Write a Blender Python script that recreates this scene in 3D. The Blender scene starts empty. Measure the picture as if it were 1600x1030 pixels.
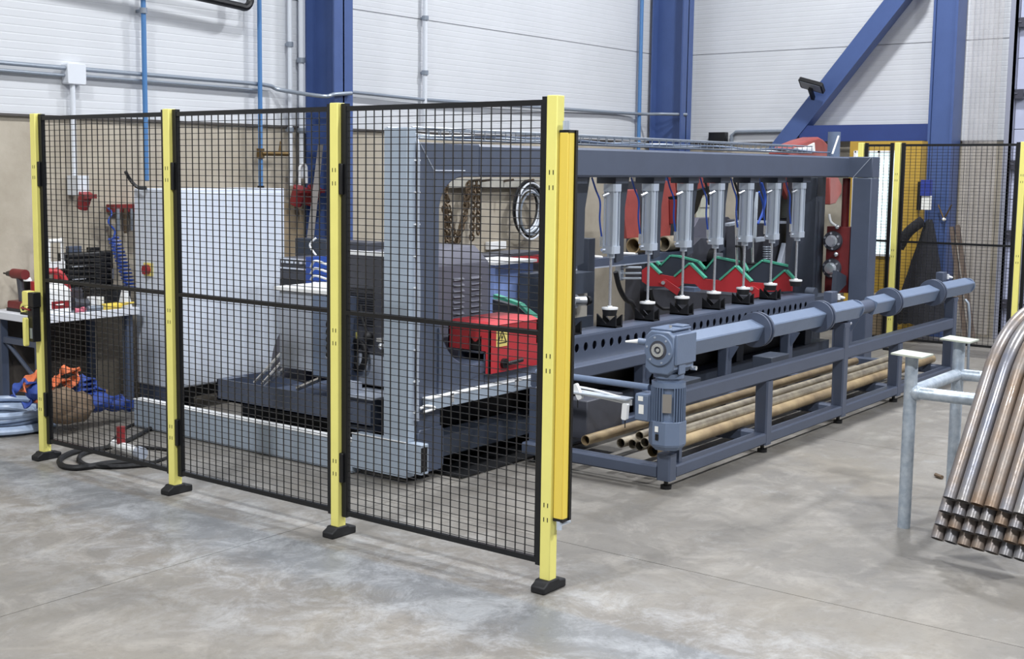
import bpy, math, random
from mathutils import Vector, Matrix
random.seed(7)
S = bpy.context.scene
COL = S.collection

# ------------------------------------------------------------------ camera
FPX, CX, CY = 1968.0723, 726.2675, 482.4874        # focal length and principal point, image taken as 1600x1030
YAW, PIT, ROL = .6731, .1104, -.0092
CAM = Vector((-4.1007, -2.808, 1.7095))
Fw = Vector((math.cos(YAW)*math.cos(PIT), math.sin(YAW)*math.cos(PIT), -math.sin(PIT)))
Rt = Vector((math.sin(YAW), -math.cos(YAW), 0)); Dn = Fw.cross(Rt)
cr, sr = math.cos(ROL), math.sin(ROL)
RX = cr*Rt + sr*Dn; DX = -sr*Rt + cr*Dn
cd = bpy.data.cameras.new('camera'); cam = bpy.data.objects.new('camera', cd); COL.objects.link(cam)
m = Matrix((RX, -DX, -Fw)).transposed().to_4x4(); m.translation = CAM
cam.matrix_world = m
cd.sensor_fit = 'HORIZONTAL'; cd.sensor_width = 36; cd.lens = FPX*36/1600
cd.shift_x = (800-CX)/1600; cd.shift_y = (CY-515)/1600
cd.clip_start = .05; cd.clip_end = 200
S.camera = cam

def at(x, y, X=None, Y=None, Z=None):
    """point of the place seen at an image position, on the plane X=, Y= or Z="""
    d = RX*((x-CX)/FPX) + DX*((y-CY)/FPX) + Fw
    t = (X-CAM.x)/d.x if X is not None else (Y-CAM.y)/d.y if Y is not None else (Z-CAM.z)/d.z
    return CAM + d*t

# ------------------------------------------------------------------ world, light, exposure
w = bpy.data.worlds.new('world'); S.world = w; w.use_nodes = True
bg = w.node_tree.nodes['Background']; bg.inputs[0].default_value = (.80, .88, 1, 1); bg.inputs[1].default_value = .24
def lamp(x, y, p, size=.5, z=7.3, tgt=None):
    l = bpy.data.lights.new('high_bay', 'AREA'); l.shape = 'DISK'; l.size = size; l.energy = p; l.color = (.97, .985, 1)
    o = bpy.data.objects.new('high_bay', l); COL.objects.link(o); o.location = (x, y, z)
    if tgt: o.rotation_euler = (Vector(tgt)-Vector((x, y, z))).to_track_quat('-Z', 'Y').to_euler()
for x, y, p in ((6.6, .9, 760), (1.6, .9, 440), (-4.6, .9, 1000), (6.6, -5.8, 900), (1.0, -5.8, 800), (-5.2, -5.8, 1100)):
    lamp(x, y, p)
S.view_settings.view_transform = 'Standard'; S.view_settings.look = 'None'
S.view_settings.gamma = 1; S.view_settings.use_curve_mapping = False
S.view_settings.exposure = -0.86

# ------------------------------------------------------------------ materials
def lin(h):
    c = [int(h[i:i+2], 16)/255 for i in (0, 2, 4)]
    return tuple(v/12.92 if v <= .04045 else ((v+.055)/1.055)**2.4 for v in c)+(1,)
def mat(name, c, rough=.5, metal=0, noise=.0, scale=8, bump=0, bscale=60, c2=None, spec=.5, alpha=1, trans=0, emit=0, coat=0):
    M = bpy.data.materials.new(name); M.use_nodes = True; nt = M.node_tree; N = nt.nodes; L = nt.links
    b = N['Principled BSDF']; col = lin(c)
    b.inputs['Roughness'].default_value = rough; b.inputs['Metallic'].default_value = metal
    b.inputs['Specular IOR Level'].default_value = spec
    b.inputs['Base Color'].default_value = col
    if coat: b.inputs['Coat Weight'].default_value = coat
    tc = N.new('ShaderNodeTexCoord')
    if noise or c2:
        n = N.new('ShaderNodeTexNoise'); n.inputs['Scale'].default_value = scale; n.inputs['Detail'].default_value = 6; n.inputs['Roughness'].default_value = .65
        L.new(tc.outputs['Object'], n.inputs['Vector'])
        mx = N.new('ShaderNodeMix'); mx.data_type = 'RGBA'
        if c2: mx.inputs[6].default_value = col; mx.inputs[7].default_value = lin(c2)
        else:
            mx.inputs[6].default_value = tuple(v*(1-noise) for v in col[:3])+(1,)
            mx.inputs[7].default_value = tuple(min(1, v*(1+noise)) for v in col[:3])+(1,)
        r = N.new('ShaderNodeMapRange'); r.inputs['From Min'].default_value = .35; r.inputs['From Max'].default_value = .65
        L.new(n.outputs[0], r.inputs['Value']); L.new(r.outputs[0], mx.inputs[0]); L.new(mx.outputs[2], b.inputs['Base Color'])
    if bump:
        n2 = N.new('ShaderNodeTexNoise'); n2.inputs['Scale'].default_value = bscale; n2.inputs['Detail'].default_value = 4
        L.new(tc.outputs['Object'], n2.inputs['Vector'])
        bp = N.new('ShaderNodeBump'); bp.inputs['Strength'].default_value = bump; bp.inputs['Distance'].default_value = .004
        L.new(n2.outputs[0], bp.inputs['Height']); L.new(bp.outputs[0], b.inputs['Normal'])
    if alpha < 1: b.inputs['Alpha'].default_value = alpha
    if trans: b.inputs['Transmission Weight'].default_value = trans
    if emit: b.inputs['Emission Color'].default_value = col; b.inputs['Emission Strength'].default_value = emit
    return M
GREY = mat('blue_grey_paint', '4A5366', .42, noise=.05, scale=5, spec=.5)
GREYD = mat('dark_grey_paint', '383F4C', .45, noise=.05, scale=5)
GREYL = mat('light_blue_grey_paint', '697891', .38, noise=.04, scale=9, bump=.15, bscale=90)
ANTH = mat('anthracite_sheet', '42444D', .5, noise=.08, scale=12)
ANTHP = mat('grey_sheet_cover', '5E5F6C', .5, noise=.05, scale=6)
DUCT = mat('pale_grey_duct', 'A3B0C0', .42, noise=.04, scale=4)
CABW = mat('cabinet_white', 'CFD7E5', .45, noise=.02, scale=60, bump=.2, bscale=160)
CABS = mat('silver_grey_sheet', 'A3ABBA', .4, metal=.05, noise=.05, scale=20)
BLACK = mat('black_paint', '0E0F12', .4)
WIRE = mat('black_wire', '0D0D11', .22, spec=.9)
RUBBER = mat('black_rubber', '15161A', .6, noise=.2, scale=30)
YEL = mat('safety_yellow', 'F0E884', .42, noise=.02, scale=6)
YELD = mat('curtain_yellow', 'ECD05A', .4)
BLUE = mat('column_blue', '43588A', .42, noise=.06, scale=3)
BLUED = mat('beam_blue', '2C3F78', .42, noise=.06, scale=3)
PIPEB = mat('pipe_blue', '4C7AAE', .4)
CHROME = mat('polished_steel', 'E2E6EC', .22, metal=.75)
ALU = mat('aluminium', 'C9D3E0', .3, metal=.35)
GALV = mat('galvanised_steel', 'A2AFBE', .42, metal=.45, c2='C2CCD6', scale=22, bump=.4, bscale=40)
STEEL = mat('raw_tube_steel', '857C6E', .45, metal=.25, c2='ACA28E', scale=11, bump=.3, bscale=30)
RUST = mat('brown_raw_tube', '857258', .5, metal=.2, c2='AA9673', scale=5, bump=.3)
BENT = mat('mill_scale_steel', '8A8A90', .34, metal=.45, c2='8C7A68', scale=4, bump=.25, bscale=30, coat=.3)
DARKIN = mat('bore_shade', '120E0C', .8)  # near-black colour standing for the shade inside open tubes
RED = mat('machine_red', 'B42F36', .4, noise=.06, scale=6)
REDD = mat('dull_red_plate', '964844', .5, noise=.12, scale=7)
REDV = mat('valve_red', '6E2224', .45, noise=.1, scale=14)
GREEN = mat('green_plastic', '4DA68C', .4)
WHITE = mat('white_plastic', 'E8EAEC', .45)
WCOND = mat('conduit_white', 'D5DAE2', .4)
CGREY = mat('conduit_grey', '8F98A4', .35, metal=.4)
SOCK = mat('socket_red', '86282C', .4)
HOSE = mat('pale_blue_hose', 'A9BBD6', .35, noise=.06, scale=20)
BHOSE = mat('blue_air_hose', '2C4FA8', .35)
ORANGE = mat('orange_webbing', 'CF6E44', .7, noise=.2, scale=18)
SBLUE = mat('blue_webbing', '28438F', .7, noise=.25, scale=18)
CHAIN = mat('oiled_chain', '5E5040', .5, metal=.6, noise=.25, scale=30)
CARD = mat('brown_sack', '6C5B4A', .8, noise=.2, scale=9)
WOOD = mat('pale_board', 'A08F76', .7, noise=.15, scale=9)
PAPER = mat('paper_white', 'F2F2EE', .6)
LIGHTGL = mat('lit_window', 'E2FAFF', .2, noise=.12, scale=3, emit=1.5)
YWALL = mat('yellow_panel', 'B3923C', .5, noise=.06, scale=4)
STRIPM = mat('pvc_strip', 'B8B4B4', .12, alpha=.34, noise=.2, scale=3, spec=.8)
DOORM = mat('door_lavender', 'AEB3CB', .45, noise=.04, scale=4)
CLOTH = mat('black_cloth', '17181F', .85, noise=.3, scale=10)
BLADE = mat('blue_label', '2F3F92', .5)
TEAL = mat('tool_orange', 'E0562E', .45)
SHELFW = mat('white_worktop', 'DDE1EA', .45)

def siding_mat(name, c, axis_groove=.0535):
    M = mat(name, c, .5, noise=.03, scale=1.2); nt = M.node_tree; N = nt.nodes; L = nt.links; b = N['Principled BSDF']
    g = N.new('ShaderNodeNewGeometry'); sp = N.new('ShaderNodeSeparateXYZ'); L.new(g.outputs['Position'], sp.inputs[0])
    d = N.new('ShaderNodeMath'); d.operation = 'DIVIDE'; d.inputs[1].default_value = axis_groove; L.new(sp.outputs[2], d.inputs[0])
    f = N.new('ShaderNodeMath'); f.operation = 'FRACT'; L.new(d.outputs[0], f.inputs[0])
    r = N.new('ShaderNodeValToRGB'); e = r.color_ramp.elements
    e[0].position = 0; e[0].color = (1, 1, 1, 1); e[1].position = 1; e[1].color = (1, 1, 1, 1)
    for p, v in ((.42, 1), (.5, 0), (.58, 0), (.66, 1)):
        q = r.color_ramp.elements.new(p); q.color = (v, v, v, 1)
    L.new(f.outputs[0], r.inputs[0])
    bp = N.new('ShaderNodeBump'); bp.inputs['Strength'].default_value = .3; bp.inputs['Distance'].default_value = .004
    L.new(r.outputs[0], bp.inputs['Height']); L.new(bp.outputs[0], b.inputs['Normal'])
    return M
SIDING = siding_mat('white_siding', 'CCCFD4')

def concrete_wall_mat():
    M = mat('tan_concrete', 'A39A8B', .85, c2='B5AD9F', scale=2.2, bump=.6, bscale=25)
    return M
CONC = concrete_wall_mat()

def floor_mat():
    M = bpy.data.materials.new('worn_concrete_floor'); M.use_nodes = True; nt = M.node_tree; N = nt.nodes; L = nt.links
    b = N['Principled BSDF']; b.inputs['Specular IOR Level'].default_value = .5
    g = N.new('ShaderNodeNewGeometry')
    def noise(sc, det=6, ro=.6, dist=0, vec=None):
        n = N.new('ShaderNodeTexNoise'); n.inputs['Scale'].default_value = sc; n.inputs['Detail'].default_value = det
        n.inputs['Roughness'].default_value = ro; n.inputs['Distortion'].default_value = dist
        L.new(vec or g.outputs['Position'], n.inputs['Vector']); return n.outputs[0]
    def mr(v, a, c, lo=0, hi=1):
        r = N.new('ShaderNodeMapRange'); r.inputs['From Min'].default_value = a; r.inputs['From Max'].default_value = c
        r.inputs['To Min'].default_value = lo; r.inputs['To Max'].default_value = hi; L.new(v, r.inputs['Value']); return r.outputs[0]
    def mix(f, a, c):
        x = N.new('ShaderNodeMix'); x.data_type = 'RGBA'; L.new(f, x.inputs[0])
        for i, v in ((6, a), (7, c)):
            if isinstance(v, str): x.inputs[i].default_value = lin(v)
            else: L.new(v, x.inputs[i])
        return x.outputs[2]
    def mul(a, c):
        x = N.new('ShaderNodeMath'); x.operation = 'MULTIPLY'
        for i, v in ((0, a), (1, c)):
            if isinstance(v, float): x.inputs[i].default_value = v
            else: L.new(v, x.inputs[i])
        return x.outputs[0]
    sp = N.new('ShaderNodeSeparateXYZ'); L.new(g.outputs['Position'], sp.inputs[0])
    base = mix(mr(noise(.9, 8, .65, .4), .35, .65), '706D69', '85817B')
    base = mix(mul(mr(noise(3.1, 9, .72, .8), .5, .64), .7), base, '96928C')
    base = mix(mul(mr(noise(1.5, 9, .72, 1.1), .54, .66), .6), base, '75716C')
    mp = N.new('ShaderNodeMapping'); mp.inputs['Rotation'].default_value = (0, 0, math.radians(-8)); mp.inputs['Scale'].default_value = (.35, 3.2, 1)
    L.new(g.outputs['Position'], mp.inputs['Vector'])
    base = mix(mul(mr(noise(2.2, 7, .7, .3, mp.outputs[0]), .5, .62), .5), base, '78736B')
    nz = noise(2.2, 6, .7)
    wob = N.new('ShaderNodeMath'); wob.operation = 'ADD'; L.new(sp.outputs[0], wob.inputs[0]); L.new(mr(nz, .3, .7, -.16, .16), wob.inputs[1])
    wb2 = wob.outputs[0]
    # damp greyish stripe just outside the fence, and cement dust scattered around it
    stripe = mul(mr(wb2, -.62, -.38, 0, 1), mr(sp.outputs[0], -.17, -.13, 1, 0))
    base = mix(mul(stripe, .55), base, '737A82')
    dz = mul(mr(wb2, -1.5, -.7, 0, 1), mr(wb2, .1, .5, 1, 0))
    base = mix(mul(mul(dz, mr(noise(4.2, 9, .8, .5), .46, .62)), .42), base, 'B9BCC0')
    base = mix(mul(mr(noise(2.6, 9, .8, .6), .58, .70), .3), base, 'B4B6B8')
    fine = noise(26, 5, .7)
    base = mix(mr(fine, .54, .7, 0, .4), base, '605E5C')
    # brown stain patches
    base = mix(mul(mr(noise(.55, 5, .6, .6), .56, .7), .25), base, '8E8370')
    L.new(base, b.inputs['Base Color'])
    L.new(mr(noise(1.7, 6, .7), .35, .65, .34, .6), b.inputs['Roughness'])
    bp = N.new('ShaderNodeBump'); bp.inputs['Strength'].default_value = .25; bp.inputs['Distance'].default_value = .003
    L.new(fine, bp.inputs['Height']); L.new(bp.outputs[0], b.inputs['Normal'])
    return M
FLOOR = floor_mat()

# ------------------------------------------------------------------ mesh builder
class MB:
    def __init__(s): s.v = []; s.f = []
    def add(s, vs, fs):
        n = len(s.v); s.v += [Vector(p) for p in vs]; s.f += [tuple(i+n for i in f) for f in fs]; return s
    def box(s, x0, x1, y0, y1, z0, z1, M=None):
        vs = [Vector((x, y, z)) for x in (x0, x1) for y in (y0, y1) for z in (z0, z1)]
        if M: vs = [M @ p for p in vs]
        return s.add(vs, [(0, 1, 3, 2), (4, 6, 7, 5), (0, 4, 5, 1), (2, 3, 7, 6), (0, 2, 6, 4), (1, 5, 7, 3)])
    def cbox(s, x0, x1, y0, y1, z0, z1, c=.01, ax='z', M=None):
        """box with chamfered edges along one axis"""
        a0, a1, b0, b1 = {'z': (x0, x1, y0, y1), 'x': (y0, y1, z0, z1), 'y': (x0, x1, z0, z1)}[ax]
        P = [(a0+c, b0), (a1-c, b0), (a1, b0+c), (a1, b1-c), (a1-c, b1), (a0+c, b1), (a0, b1-c), (a0, b0+c)]
        lo, hi = {'z': (z0, z1), 'x': (x0, x1), 'y': (y0, y1)}[ax]
        f = {'z': lambda a, b, h: Vector((a, b, h)), 'x': lambda a, b, h: Vector((h, a, b)), 'y': lambda a, b, h: Vector((a, h, b))}[ax]
        return s.prism([f(a, b, lo) for a, b in P], [f(a, b, hi) for a, b in P], M)
    def prism(s, A, B, M=None):
        n = len(A); vs = [Vector(p) for p in A]+[Vector(p) for p in B]
        if M: vs = [M @ p for p in vs]
        return s.add(vs, [tuple(range(n))[::-1], tuple(range(n, 2*n))]+[(i, (i+1) % n, n+(i+1) % n, n+i) for i in range(n)])
    def polyx(s, P, x0, x1): return s.prism([(x0, a, b) for a, b in P], [(x1, a, b) for a, b in P])
    def polyy(s, P, y0, y1): return s.prism([(a, y0, b) for a, b in P], [(a, y1, b) for a, b in P])
    def cyl(s, p0, p1, r, n=16, r1=None, caps=True):
        p0 = Vector(p0); p1 = Vector(p1); d = (p1-p0).normalized()
        u = d.orthogonal().normalized(); w_ = d.cross(u); r1 = r if r1 is None else r1
        A = [p0+(u*math.cos(t)+w_*math.sin(t))*r for t in [2*math.pi*i/n for i in range(n)]]
        B = [p1+(u*math.cos(t)+w_*math.sin(t))*r1 for t in [2*math.pi*i/n for i in range(n)]]
        fs = [(i, (i+1) % n, n+(i+1) % n, n+i) for i in range(n)]
        if caps: fs += [tuple(range(n))[::-1], tuple(range(n, 2*n))]
        return s.add(A+B, fs)
    def pipe(s, p0, p1, ro, ri, n=18):
        """hollow tube"""
        p0 = Vector(p0); p1 = Vector(p1); d = (p1-p0).normalized(); u = d.orthogonal().normalized(); w_ = d.cross(u)
        R = []
        for p, r in ((p0, ri), (p0, ro), (p1, ro), (p1, ri)):
            R += [p+(u*math.cos(t)+w_*math.sin(t))*r for t in [2*math.pi*i/n for i in range(n)]]
        return s.add(R, [(k*n+i, k*n+(i+1) % n, ((k+1) % 4)*n+(i+1) % n, ((k+1) % 4)*n+i) for k in range(4) for i in range(n)])
    def sweep(s, pts, r, n=8, closed=False, hollow=0, sx=1):
        pts = [Vector(p) for p in pts]; m_ = len(pts); rings = []
        def tan(i):
            a = pts[(i-1) % m_] if closed or i > 0 else pts[i]; b = pts[(i+1) % m_] if closed or i < m_-1 else pts[i]
            return (b-a).normalized()
        u = tan(0).orthogonal().normalized()
        for i, p in enumerate(pts):
            t = tan(i); u = (u-t*u.dot(t))
            u = u.normalized() if u.length > 1e-6 else t.orthogonal().normalized()
            w_ = t.cross(u); rr = r(i/(m_-1)) if callable(r) else r
            rings.append([p+(u*math.cos(a)*sx+w_*math.sin(a))*rr for a in [2*math.pi*k/n for k in range(n)]])
        vs = [q for R in rings for q in R]; fs = []
        for i in range(m_ if closed else m_-1):
            j = (i+1) % m_
            for k in range(n): fs.append((i*n+k, i*n+(k+1) % n, j*n+(k+1) % n, j*n+k))
        if hollow:
            ri = r-hollow; off = len(vs); 
            for i, p in enumerate(pts):
                vs += [p+(q-p)*(ri/r) for q in rings[i]]
            for i in range(m_-1):
                for k in range(n): fs.append((off+i*n+k, off+(i+1)*n+k, off+(i+1)*n+(k+1) % n, off+i*n+(k+1) % n))
            for i in (0, m_-1):
                for k in range(n): fs.append((i*n+k, off+i*n+k, off+i*n+(k+1) % n, i*n+(k+1) % n))
        elif not closed: fs += [tuple(range(n))[::-1], tuple(range((m_-1)*n, m_*n))]
        return s.add(vs, fs)
    def ball(s, c, r, n=10, sc=(1, 1, 1), jit=0):
        c = Vector(c); vs = [c+Vector((0, 0, r*sc[2]))]; fs = []
        for i in range(1, n):
            a = math.pi*i/n
            for k in range(n*2):
                b_ = math.pi*k/n; q = 1+random.uniform(-jit, jit)
                vs.append(c+Vector((r*q*sc[0]*math.sin(a)*math.cos(b_), r*q*sc[1]*math.sin(a)*math.sin(b_), r*q*sc[2]*math.cos(a))))
        vs.append(c-Vector((0, 0, r*sc[2]))); m_ = n*2
        for k in range(m_): fs.append((0, 1+k, 1+(k+1) % m_)); fs.append((len(vs)-1, 1+(n-2)*m_+(k+1) % m_, 1+(n-2)*m_+k))
        for i in range(n-2):
            for k in range(m_): fs.append((1+i*m_+k, 1+(i+1)*m_+k, 1+(i+1)*m_+(k+1) % m_, 1+i*m_+(k+1) % m_))
        return s.add(vs, fs)
    def torus(s, c, R, r, ax, n=24, k=6, sc=(1, 1)):
        c = Vector(c); ax = Vector(ax).normalized(); u = ax.orthogonal().normalized() if abs(ax.z) > .9 else Vector((0, 0, 1)).cross(ax).normalized(); w_ = ax.cross(u)
        return s.sweep([c+u*R*sc[0]*math.cos(t)+w_*R*sc[1]*math.sin(t) for t in [2*math.pi*i/n for i in range(n)]], r, k, closed=True)
    def bounds(s):
        return [min(p[i] for p in s.v) for i in range(3)], [max(p[i] for p in s.v) for i in range(3)]
    def build(s, name, material, parent=None, bevel=0, smooth=35):
        if parent: org = wloc(parent)
        else:
            lo, hi = s.bounds(); org = Vector(((lo[0]+hi[0])/2, (lo[1]+hi[1])/2, lo[2]))
        me = bpy.data.meshes.new(name); me.from_pydata([p-org for p in s.v], [], s.f); me.update()
        if smooth: me.shade_smooth(); me.set_sharp_from_angle(angle=math.radians(smooth))
        if isinstance(material, (list, tuple)):
            for q in material: me.materials.append(q)
        else: me.materials.append(material)
        o = bpy.data.objects.new(name, me); COL.objects.link(o)
        import bmesh
        bm = bmesh.new(); bm.from_mesh(me); bmesh.ops.recalc_face_normals(bm, faces=bm.faces); bm.to_mesh(me); bm.free()
        if parent: o.parent = parent
        else: o.location = org
        if bevel:
            bv = o.modifiers.new('bevel', 'BEVEL'); bv.width = bevel; bv.segments = 2; bv.limit_method = 'ANGLE'; bv.angle_limit = math.radians(50)
        return o
def wloc(o):
    v = Vector((0, 0, 0))
    while o: v += o.location; o = o.parent
    return v
def thing(name, label, cat, loc, group=None):
    o = bpy.data.objects.new(name, None); COL.objects.link(o); o.location = loc; o.empty_display_size = .1
    return tag(o, label, cat, group)
def tag(o, label, cat, group=None, kind=None):
    o['label'] = label; o['category'] = cat
    if group: o['group'] = group
    if kind: o['kind'] = kind
    return o
def struct(o): o['kind'] = 'structure'; return o
def dup(root, loc, label=None):
    r = root.copy(); COL.objects.link(r); r.location = loc
    if label: r['label'] = label
    def kids(a, b_):
        for ch in list(a.children):
            c = ch.copy(); COL.objects.link(c); c.parent = b_; kids(ch, c)
    kids(root, r); return r
def arc(c, r, a0, a1, n, plane='xz', y=0):
    out = []
    for i in range(n+1):
        t = math.radians(a0+(a1-a0)*i/n); p, q = c[0]+r*math.cos(t), c[1]+r*math.sin(t)
        out.append((p, y, q) if plane == 'xz' else (p, q, y) if plane == 'xy' else (y, p, q))
    return out
def spline(P, n=8):
    P = [Vector(p) for p in P]; out = []
    for i in range(len(P)-1):
        a, b_, c, d = P[max(i-1, 0)], P[i], P[i+1], P[min(i+2, len(P)-1)]
        for k in range(n):
            t = k/n; out.append(.5*((2*b_)+(c-a)*t+(2*a-5*b_+4*c-d)*t*t+(3*b_-a-3*c+d)*t**3))
    out.append(P[-1]); return out
ORD = ['first', 'second', 'third', 'fourth', 'fifth', 'sixth', 'seventh', 'eighth', 'ninth', 'tenth']

# ------------------------------------------------------------------ the hall
YB, XR, ZC, ZT = 5.0, 9.6, 2.045, 6.8
slabs = MB().box(-9, 14, -9, YB+.3, -.2, -.012)
GAP = .004
fl = MB()
xs = [-9, .62, 3.6, 14]; ys = [-9, 1.45, YB+.3]
for i in range(3):
    for j in range(2):
        fl.box(xs[i]+(GAP if i else 0), xs[i+1], ys[j]+(GAP if j else 0), ys[j+1], -.15, 0)
struct(fl.build('floor', FLOOR, smooth=0))
wb = MB().box(-9, 14, YB, YB+.2, 0, ZC)
o = struct(wb.build('wall_back_lower', CONC, smooth=0)); o.name = 'wall_back'
wb = MB().box(-9, 3.3, YB-.02, YB+.2, ZC+.012, ZT).box(3.3, XR+.2, YB-.02, YB+.2, ZC+.012, 3.089).box(3.3, XR+.2, YB-.02, YB+.2, 3.096, ZT).box(3.3, XR, YB, YB+.19, 3.08, 3.1)
o = wb.build('siding', SIDING, smooth=0); struct(o); o.name = 'wall_back'
DY1 = 1.06     # far edge of the big door
wr = MB().box(XR, XR+.2, 1.3, YB+.2, 0, ZC)
struct(wr.build('wall_right', CONC, smooth=0))
wr = MB()
for z0, z1 in ((ZC+.012, 3.089), (3.096, ZT)): wr.box(XR-.02, XR+.2, 1.022, YB, z0, z1)
wr.box(XR, XR+.2, .935, 1.0, ZC+.012, ZT)
wr.box(XR, XR+.19, 1.02, YB, 3.08, 3.1)
struct(wr.build('wall_right', SIDING, smooth=0))
struct(MB().box(XR, XR+.2, -9, -2.6, 0, ZT).build('wall_right', SIDING, smooth=0))
struct(MB().box(XR, XR+.2, .935, 1.3, 0, ZC).build('wall_right', CONC, smooth=0))
struct(MB().box(-9, 14, -9, YB+.3, ZT+.7, ZT+.8).build('ceiling', SIDING, smooth=0))
# flashing between concrete and siding
struct(MB().box(-9, XR, YB-.028, YB-.001, ZC-.004, ZC+.012).box(XR-.028, XR-.001, 1.3, YB-.03, ZC-.004, ZC+.012).build('trim_1', mat('dark_flashing', '4E4A48', .5), smooth=0))
# white flat cover strips in the siding near the left column
struct(MB().box(3.42, 3.47, YB-.05, YB-.02, 2.0, ZT).build('trim_2', WCOND, smooth=0))

# big sectional door on the right wall, tracks and hinges
d = MB(); z = .02
while z < 6.4:
    d.box(XR-.01, XR+.04, -2.6, .93, z, z+.352); z += .358
dr = struct(d.build('door_1', DOORM, bevel=.004, smooth=0))
t = MB().box(XR-.10, XR-.02, .93, .955, 0, ZT).box(XR-.10, XR-.08, .93, 1.0, 0, ZT).box(XR-.04, XR-.02, .955, 1.02, 0, ZT)
t.build('track', mat('track_grey', '9598A8', .4, metal=.3), dr)
t = MB()
z = .375
while z < 6:
    t.box(XR-.075, XR-.012, .845, .925, z-.05, z+.045); t.cyl((XR-.06, .90, z), (XR-.06, .98, z), .02, 10)
    t.box(XR-.02, XR-.012, -2.6, .9, z-.008, z+.004); z += .358*2
t.build('hinge', mat('hinge_dark', '50505C', .4, metal=.6), dr)

# strip curtain
cur = thing('strip_curtain', 'translucent brownish strip curtain hanging between the blue column and the grey sectional door', 'curtain', (XR-.2, 1.18, 0))
for k in range(7):
    y0 = 1.36-k*.048; a = random.uniform(-.012, .012)
    pts = [(XR-.22+.02*math.sin(k*2.1), y0, 6.4), (XR-.2+a, y0-.01, 3.4), (XR-.2-a, y0, 1.6), (XR-.2, y0+a, .05)]
    m_ = MB(); P = spline(pts, 6); A = [p+Vector((0, -.028, 0)) for p in P]; B = [p+Vector((.006, .028, 0)) for p in P]
    Cc = [p+Vector((-.014, 0, 0)) for p in P]
    n_ = len(P)
    vs = A+Cc+B; fs = []
    for i in range(n_-1):
        fs += [(i, i+1, n_+i+1, n_+i), (n_+i, n_+i+1, 2*n_+i+1, 2*n_+i)]
    m_.add(vs, fs); m_.build('strip', STRIPM, cur)
MB().cyl((XR-.2, 1.4, 6.4), (XR-.2, 1.0, 6.4), .02).build('rail', CGREY, cur)

# blue steel structure
def hcol(x, y, w, dpt, tk, z0, z1, ax='y'):
    m_ = MB()
    if ax == 'y':   # flanges parallel to the back wall
        m_.box(x-w/2, x+w/2, y-dpt/2, y-dpt/2+tk, z0, z1).box(x-w/2, x+w/2, y+dpt/2-tk, y+dpt/2, z0, z1).box(x-tk/2, x+tk/2, y-dpt/2, y+dpt/2, z0, z1)
    else:
        m_.box(x-dpt/2, x-dpt/2+tk, y-w/2, y+w/2, z0, z1).box(x+dpt/2-tk, x+dpt/2, y-w/2, y+w/2, z0, z1).box(x-dpt/2, x+dpt/2, y-tk/2, y+tk/2, z0, z1)
    return m_
tag(hcol(3.56, 4.78, .22, .34, .016, 0, ZT+.7).build('steel_column', BLUE, smooth=0), 'blue steel column against the back wall, behind the grey post of the machine and left of centre', 'column')
tag(hcol(9.22, 4.72, .24, .42, .018, 0, ZT+.7).build('steel_column', BLUE, smooth=0), 'blue steel column in the far corner where the two white walls meet', 'column')
cl = MB().box(9.25, 9.50, 1.47, 1.66, 0, ZT+.7).box(9.235, 9.515, 1.44, 1.465, 0, ZT+.7).box(9.235, 9.515, 1.665, 1.69, 0, ZT+.7)
tag(cl.build('steel_column', BLUE, smooth=0), 'broad blue steel column on the right wall beside the strip curtain', 'column')
bm_ = MB().box(9.28, 9.46, 1.69, 3.12, 2.05, 2.225)
tag(bm_.build('steel_beam', BLUED, smooth=0), 'short horizontal blue beam joining the diagonal brace to the right column', 'beam')
A = Vector((9.36, 3.42, 1.90)); B = Vector((9.36, .9, 5.02)); dd = (B-A).normalized(); nn = Vector((0, dd.z, -dd.y))
br = MB()
B = A+dd*2.5
W2 = .095
br.prism([A-nn*W2+Vector((-.09, 0, 0)), A+nn*W2+Vector((-.09, 0, 0)), A+nn*W2+Vector((.09, 0, 0)), A-nn*W2+Vector((.09, 0, 0))],
         [B-nn*W2+Vector((-.09, 0, 0)), B+nn*W2+Vector((-.09, 0, 0)), B+nn*W2+Vector((.09, 0, 0)), B-nn*W2+Vector((.09, 0, 0))])
tag(br.build('diagonal_brace', BLUE, smooth=0), 'blue diagonal steel brace climbing across the white right wall', 'brace')
# floodlight on the brace
fl_ = thing('floodlight', 'small black floodlight clipped to the diagonal blue brace', 'light', (9.2, 3.0, 2.66))
P = at(1251, 129, X=9.15); Q = at(1287, 141, X=9.15)
FM = Matrix.Translation((P+Q)/2) @ Matrix.Rotation(math.radians(16), 4, 'X') @ Matrix.Rotation(math.radians(32), 4, 'Y')
MB().cbox(-.10, .06, -.14, .14, -.02, .02, .012, 'z', FM).build('housing', BLACK, fl_)
MB().box(-.08, .04, -.12, .12, -.026, -.02, FM).build('lens', mat('lens_grey', '8A929C', .1), fl_)
MB().box(-.01, .22, -.02, .02, -.06, -.026, FM).build('bracket', BLACK, fl_)

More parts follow.
